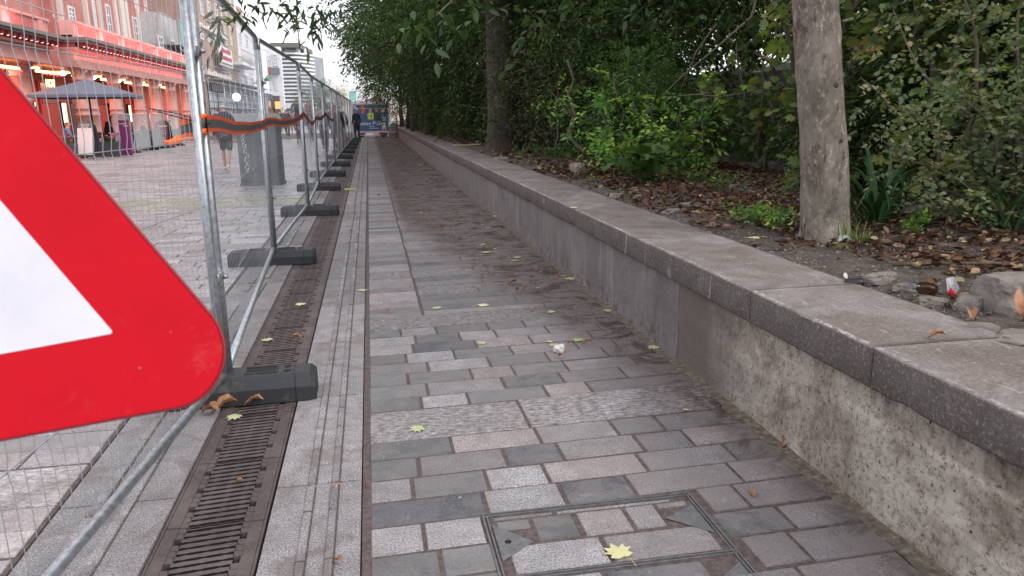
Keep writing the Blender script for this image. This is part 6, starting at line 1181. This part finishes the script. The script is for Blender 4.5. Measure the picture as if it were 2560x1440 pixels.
def plate(pf, T):
    [scrawl(pf, 6, w_, h_, T(0, z_, -.012), (1, 0, 0), LW) for z_, w_, h_ in ((.95, .40, .06), (.77, .26, .04), (.64, .34, .05))]
    mb = MB(); pts = [T(.14 * math.cos(a * .4487), .42 + .13 * math.sin(a * .4487), -.010) for a in range(14)]; mb.prism(pts, (0, -.003, 0)); mb.build('printed_plate', plain('plate_cream', (.62, .58, .36), .6, var=.4, scale=30), pf)
aboard((-8.92, 36.4, 0), -.25, .62, 1.20, 'maroon sandwich board with a round pale picture, under the last columns', plain('header_plum', (.07, .03, .04), .5), plain('maroon_board', (.22, .03, .055), .5), plain('board_frame2', (.03, .025, .03), .5), [], plate)
pb = empty('purple_pillar', (-8.74, 30.3, 0), 'narrow purple sign pillar with small white lettering in front of the glass screens', 'sign', rz=-.2); mb = MB(); mb.box(-.19, .19, -.05, .05, 0, 1.25); mb.build('pillar', plain('purple', (.20, .025, .14), .5, var=.06), pb, bevel=.005); text('PRIORITY', .075, LW, pb, (0, -.052, 1.12), (math.pi / 2, 0, 0)); scrawl(pb, 5, .16, .035, (.08, -.052, 1.05), (1, 0, 0), LW)
par = empty('parasol', (-9.75, 30.2, 0), 'large square slate grey parasol open over the bar terrace', 'parasol', rz=.12); SLATE = plain('parasol_cloth', (.125, .135, .18), .8, var=.06, scale=2)
mb = MB(); hw = 1.55; cs = [(-hw, -hw, 2.13), (hw, -hw, 2.13), (hw, hw, 2.13), (-hw, hw, 2.13)]; vs = [(0, 0, 2.68)] + cs + [(x, y, 2.03) for x, y, _ in cs]; mids = []
mb.add(vs, [(0, 1, 2), (0, 2, 3), (0, 3, 4), (0, 4, 1)] + [(1 + i, 5 + i, 5 + (i + 1) % 4, 1 + (i + 1) % 4) for i in range(4)]); c_o = mb.build('canopy', SLATE, par); sm_ = c_o.modifiers.new('t', 'SOLIDIFY'); sm_.thickness = .012
mb = MB(); mb.tube([(0, 0, 0), (0, 0, 2.62)], .03, 8); mb.build('pole', BLK, par)
for i in range(8): a = i * math.pi / 4 + math.pi / 4; rr = hw * (1.40 if i % 2 == 0 else 1.0); mb = MB(); mb.tube([(0, 0, 2.60), (math.cos(a) * rr, math.sin(a) * rr, 2.13)], .012, 5); mb.build('rib', BLK, par)
mb = MB(); mb.box(-.35, .35, -.35, .35, 0, .08); mb.build('base', BLK, par)
q = NM('screen_glass'); q.col((.75, .80, .80)); q.set(Roughness=.05, Alpha=.22); SGL = q.m; q = NM('frosted_panel'); q.col((.36, .39, .39)); q.set(Roughness=.4, Alpha=.85); FRO = q.m
for i, (ya, yb) in enumerate(((29.9, 32.0), (32.1, 34.2), (34.3, 36.3), (36.9, 38.9))):
    X = -8.98 + i * .06; e = empty('glass_screen', (X, ya, 0), f'metal-framed glass windbreak screen round the bar terrace, {["nearest, beside the purple pillar", "second along", "third along", "last, right of the maroon board"][i]}', 'screen', 'glass windbreak screens round the terrace'); L_ = yb - ya
    mb = MB(); mb.tube([(0, 0, .05), (0, 0, 1.42), (0, .04, 1.46), (0, L_ - .04, 1.46), (0, L_, 1.42), (0, L_, .05)], .022, 6); mb.tube([(0, 0, .12), (0, L_, .12)], .018, 6); mb.tube([(0, 0, .80), (0, L_, .80)], .012, 6); mb.build('frame', GALV, e)
    mb = MB(); mb.box(-.005, .005, .03, L_ - .03, .81, 1.43); mb.build('glass', SGL, e); mb = MB(); mb.box(-.006, .006, .03, L_ - .03, .14, .79); mb.build('lower_panel', FRO, e)
    for y in (.0, L_): mb = MB(); mb.box(-.2, .2, y - .03, y + .03, .0, .05); mb.build('foot', BLK, e)
def planter(loc, sx_, label, fl):
    e = empty('planter', loc, label, 'planter'); mb = MB(); mb.box(-sx_, sx_, -.22, .22, 0, .52, 0, -.03); mb.build('trough', plain('planter_dark', (.05, .05, .055), .6), e); C_ = np.stack([RNG.uniform(-sx_, sx_, 70), RNG.uniform(-.2, .2, 70), RNG.uniform(.5, .72, 70)], 1); P, D, S, T = sprigs(C_, RNG.normal(0, .6, C_.shape) + [0, 0, .4], 5, .14, .07, OVAL, .5); V, F = leaves(P, D, S, OVAL); link('leaves', np_mesh('leaves', V, F, MIDG, np.repeat(T, 2)), e)
    for k in range(14): mb = MB(); mb.lathe((random.uniform(-sx_, sx_), random.uniform(-.24, .2), random.uniform(.6, .84)), [(.01, 0), (.06, .02), (.02, .06)], 6); mb.build('flower', fl, e)
planter((-10.0, 27.3, 0), .55, 'dark trough of red and green bedding left of the white-fronted board', plain('petal_red', (.5, .03, .04), .6)); planter((-9.25, 29.5, 0), .5, 'dark trough of pink flowers between the white-fronted board and purple pillar', plain('petal_pink', (.55, .12, .22), .6)); planter((-9.35, 36.0, 0), .4, 'dark trough of green foliage left of the maroon board', plain('petal_pale', (.5, .35, .3), .6))
# globe street lamp
p = atX(591, 243, -8.9); e = empty('globe_lamp_post', (p.x, p.y, 0), 'white globe street lamp on a slim dark post above the walking man', 'street lamp'); mb = MB(); mb.tube([(0, 0, 0), (0, 0, p.z - .25)], .05, 8); mb.build('post', BLK, e); mb = MB(); mb.lathe((0, 0, p.z - .28), [(.10, 0), (.24, .10), (.30, .28), (.24, .46), (.08, .56)], 16); mb.build('globe', glow('globe_glass', (.95, .96, 1), 1.0), e)
# cars
def car(loc, rz, col, label):
    e = empty('parked_car', loc, label, 'car', 'cars parked down the street', rz); prof = [(-2.1, .35), (-2.15, .75), (-1.95, .92), (-1.55, .98), (-1.0, 1.42), (.35, 1.45), (1.05, .98), (1.95, .85), (2.12, .6), (2.1, .3)]; mb = MB(); mb.prism([(-.86, y, z) for y, z in prof], (1.72, 0, 0)); b_ = mb.build('body', col, e, bevel=.06)
    mb = MB()
    mb.prism([(-.87, -1.42, 1.0), (-.87, -.95, 1.36), (-.87, .32, 1.38), (-.87, .9, 1.0)], (.006, 0, 0)); mb.prism([(.864, -1.42, 1.0), (.864, -.95, 1.36), (.864, .32, 1.38), (.864, .9, 1.0)], (.006, 0, 0)); mb.add([(-.74, .44, 1.43), (.74, .44, 1.43), (.78, 1.04, 1.02), (-.78, 1.04, 1.02)], [(0, 1, 2, 3)]); mb.add([(-.74, -1.08, 1.40), (.74, -1.08, 1.40), (.78, -1.56, 1.02), (-.78, -1.56, 1.02)], [(3, 2, 1, 0)]); mb.build('windows', GLS, e)
    for sx_ in (-1, 1):
        for y in (-1.3, 1.3):
            mb = MB(); mb.tube([(sx_ * .72, y, .32), (sx_ * .88, y, .32)], .32, 16, smooth=False); w_ = mb.build('wheel', RUBBER, e); mb = MB(); mb.tube([(sx_ * .87, y, .32), (sx_ * .89, y, .32)], .19, 12, smooth=False); mb.build('rim', GALV, w_)
    for sx_ in (-.62, .62): mb = MB(); mb.box(sx_ - .16, sx_ + .16, 2.02, 2.11, .62, .76); mb.build('headlight', glow('headlight', (.9, .9, .95), .6), e)
    return e
r_ = ray(620, 290); car((r_.x / r_.y * 44, 44, 0), 2.9, plain('car_silver', (.30, .33, .36), .3, .4), 'silver-grey parked car right of the walking man'); car((-8.2, 66, 0), 3.0, plain('car_dark', (.03, .035, .04), .3, .3), 'dark parked car farther down the street')
for px_, Y, lab in ((700, 92, 'white van'),):
    pass
# lit stall band in the far street
p = atY(705, 262, 88); r_ = atY(760, 268, 88); e = empty('market_stall', ((p.x + r_.x) / 2, 88, 0), 'distant stall with a bright white canopy below the striped office', 'stall'); mb = MB(); mb.box(p.x, r_.x, 87, 89.5, r_.z, p.z); bb(mb, 'canopy', PWH, e); mb = MB(); mb.box(p.x + .2, r_.x - .2, 87.6, 89, .1, 1.1); bb(mb, 'counter', MAR, e); mb = MB()
for x in (p.x + .1, r_.x - .1): mb.tube([(x, 87.2, 0), (x, 87.2, p.z)], .05, 6)
bb(mb, 'posts', GALV, e)
# ------------------------------------------------------------------ far end of the path: police trailer and cross barriers
pt = empty('police_trailer', (.12, 46.3, 0), 'blue police exhibition trailer with officers and a dog pictured, closing the end of the path', 'trailer', rz=-.10); PBL = plain('police_blue', (.022, .095, .22), .4, var=.1, scale=1)
TM = Matrix
mb = MB(); mb.box(-1.06, 1.12, 0, 1.5, .25, 2.06); mb.build('body', PWH, pt); mb = MB(); mb.box(-1.0, 1.03, -.02, -.004, .36, 1.92); pn = mb.build('side_graphic', PBL, pt)
def flat(pts, m, nm, d=-.024): mb = MB(); mb.prism([(x, d, z) for x, z in pts], (0, -.003, 0)); return mb.build(nm, m, pt)
def circ(cx, cz, r1, r2=None, n=12): return [(cx + r1 * math.cos(2 * math.pi * i / n), cz + (r2 or r1) * math.sin(2 * math.pi * i / n)) for i in range(n)]
flat([(-.56, 1.92), (-.36, 1.92), (-.30, 1.6), (-.34, 1.38), (-.52, 1.38), (-.48, 1.6)], ORG, 'orange_swoosh'); flat([(-1.0, 1.9), (-.85, 1.86), (-.72, 1.7), (-.68, 1.5), (-.8, 1.55), (-.92, 1.7), (-1.0, 1.72)], plain('pale_blue_print', (.30, .42, .62), .5), 'blue_swoosh')
HV = plain('hi_vis_print', (.55, .62, .10), .5); SKP = plain('printed_skin', (.55, .33, .25), .5); NAV = plain('printed_navy', (.02, .022, .035), .5)
flat([(-.13, 1.02), (.18, 1.02), (.20, 1.32), (.14, 1.42), (-.10, 1.42), (-.16, 1.32)], HV, 'printed_officer'); flat(circ(.02, 1.54, .07, .10), SKP, 'printed_face'); flat([(.26, 1.0), (.52, 1.0), (.54, 1.30), (.47, 1.40), (.31, 1.40), (.24, 1.30)], NAV, 'printed_officer'); flat(circ(.39, 1.52, .065, .09), SKP, 'printed_face')
flat(circ(.76, 1.50, .12), LW, 'printed_badge'); 
for z in (1.26, 1.12, .98): flat([(.66, z - .03), (.90, z - .03), (.90, z + .03), (.66, z + .03)], plain('print_pale', (.45, .62, .75), .5), 'caption_bar')
text('Sussex Police', .31, LW, pt, (.03, -.027, .80), (math.pi / 2, 0, 0))
for z, w in ((.62, .30), (.52, .55)): flat([(-.1, z - .012), (-.1 + w, z - .012), (-.1 + w, z + .012), (-.1, z + .012)], LW, 'caption_bar')
flat([(.66, .40), (.72, .40), (.74, .52), (.80, .52), (.82, .40), (.87, .40), (.88, .62), (.84, .72), (.80, .78), (.72, .78), (.68, .72), (.65, .60)], plain('printed_dog', (.60, .52, .36), .5), 'printed_dog')
for x in (-.6, .7): mb = MB(); mb.tube([(x, .2, .24), (x, .42, .24)], .24, 14, smooth=False); mb.build('wheel', RUBBER, pt)
person((-.62, 42.0, 0), .5, 1.6, 'person in a long dark cape standing before the police trailer', BLK, BLK, HBL, 'stand', fingers=False, hood=True)
def cross(p0, p1, label, zt=1.85):
    a = Vector((*p0, 0)); b_ = Vector((*p1, 0)); d = (b_ - a); L_ = d.length; d.normalize(); e = empty('cross_barrier', a, label, 'barrier', 'mesh barriers closing the end of the path'); P = lambda s_, z: d * s_ + Vector((0, 0, z)); mb = MB()
    mb.tube([P(0, 0), P(0, zt - .15), P(.05, zt - .03), P(.15, zt), P(L_ - .15, zt), P(L_ - .05, zt - .03), P(L_, zt - .15), P(L_, 0)], .024, 6); mb.tube([P(0, .2), P(L_, .2)], .02, 6); mb.build('frame', GALV, e); mb = MB()
    for k in range(int(L_ / .09)): mb.tube([P(.05 + k * .09, .2), P(.05 + k * .09, zt)], .003, 3, cap=False)
    mb.build('wire_mesh', WIRE, e)
    for z, w in ((1.62, .03), (.32, .045)): mb = MB(); mb.box(0, L_, -.004, .004, z, z + w); o = mb.build('red_tape', plain('tape_red', (.7, .22, .18), .6), e); o.rotation_euler = (0, 0, math.atan2(d.y, d.x)); o.location = Vector((0, -.03, 0))
cross((-.82, 43.6), (1.52, 43.9), 'mesh barrier with red tape across the path, in front of the trailer'); cross((1.58, 43.95), (3.2, 44.4), 'mesh barrier with red tape beyond the wall end, right of the trailer')
mb = MB(); n = 14; mb.prism([(-.32, 0, 0), (.32, 0, 0)] + [(.32 * math.cos(math.pi * i / n), 0, .35 + .45 * math.sin(math.pi * i / n)) for i in range(n + 1)], (0, .08, 0)); tag(mb.build('arched_board', plain('arch_grey', (.20, .20, .21), .6), loc=(1.42, 45.2, .02)), 'grey round-topped board standing right of the police trailer', 'board')
e = empty('traffic_cone', (-1.25, 39.5, 0), 'red and white traffic cone at the far end of the fence', 'cone'); mb = MB(); mb.box(-.2, .2, -.2, .2, 0, .04); mb.build('base', BLK, e); mb = MB()
for a, b_, m in ((0, .3, 0), (.3, .5, 1), (.5, .9, 0)): mb.lathe((0, 0, .04), [(.15 - .13 * a, a), (.15 - .13 * b_, b_)], 14, m)
mb.build('cone', [plain('cone_red', (.65, .05, .03), .5), PWH], e)
#@@END
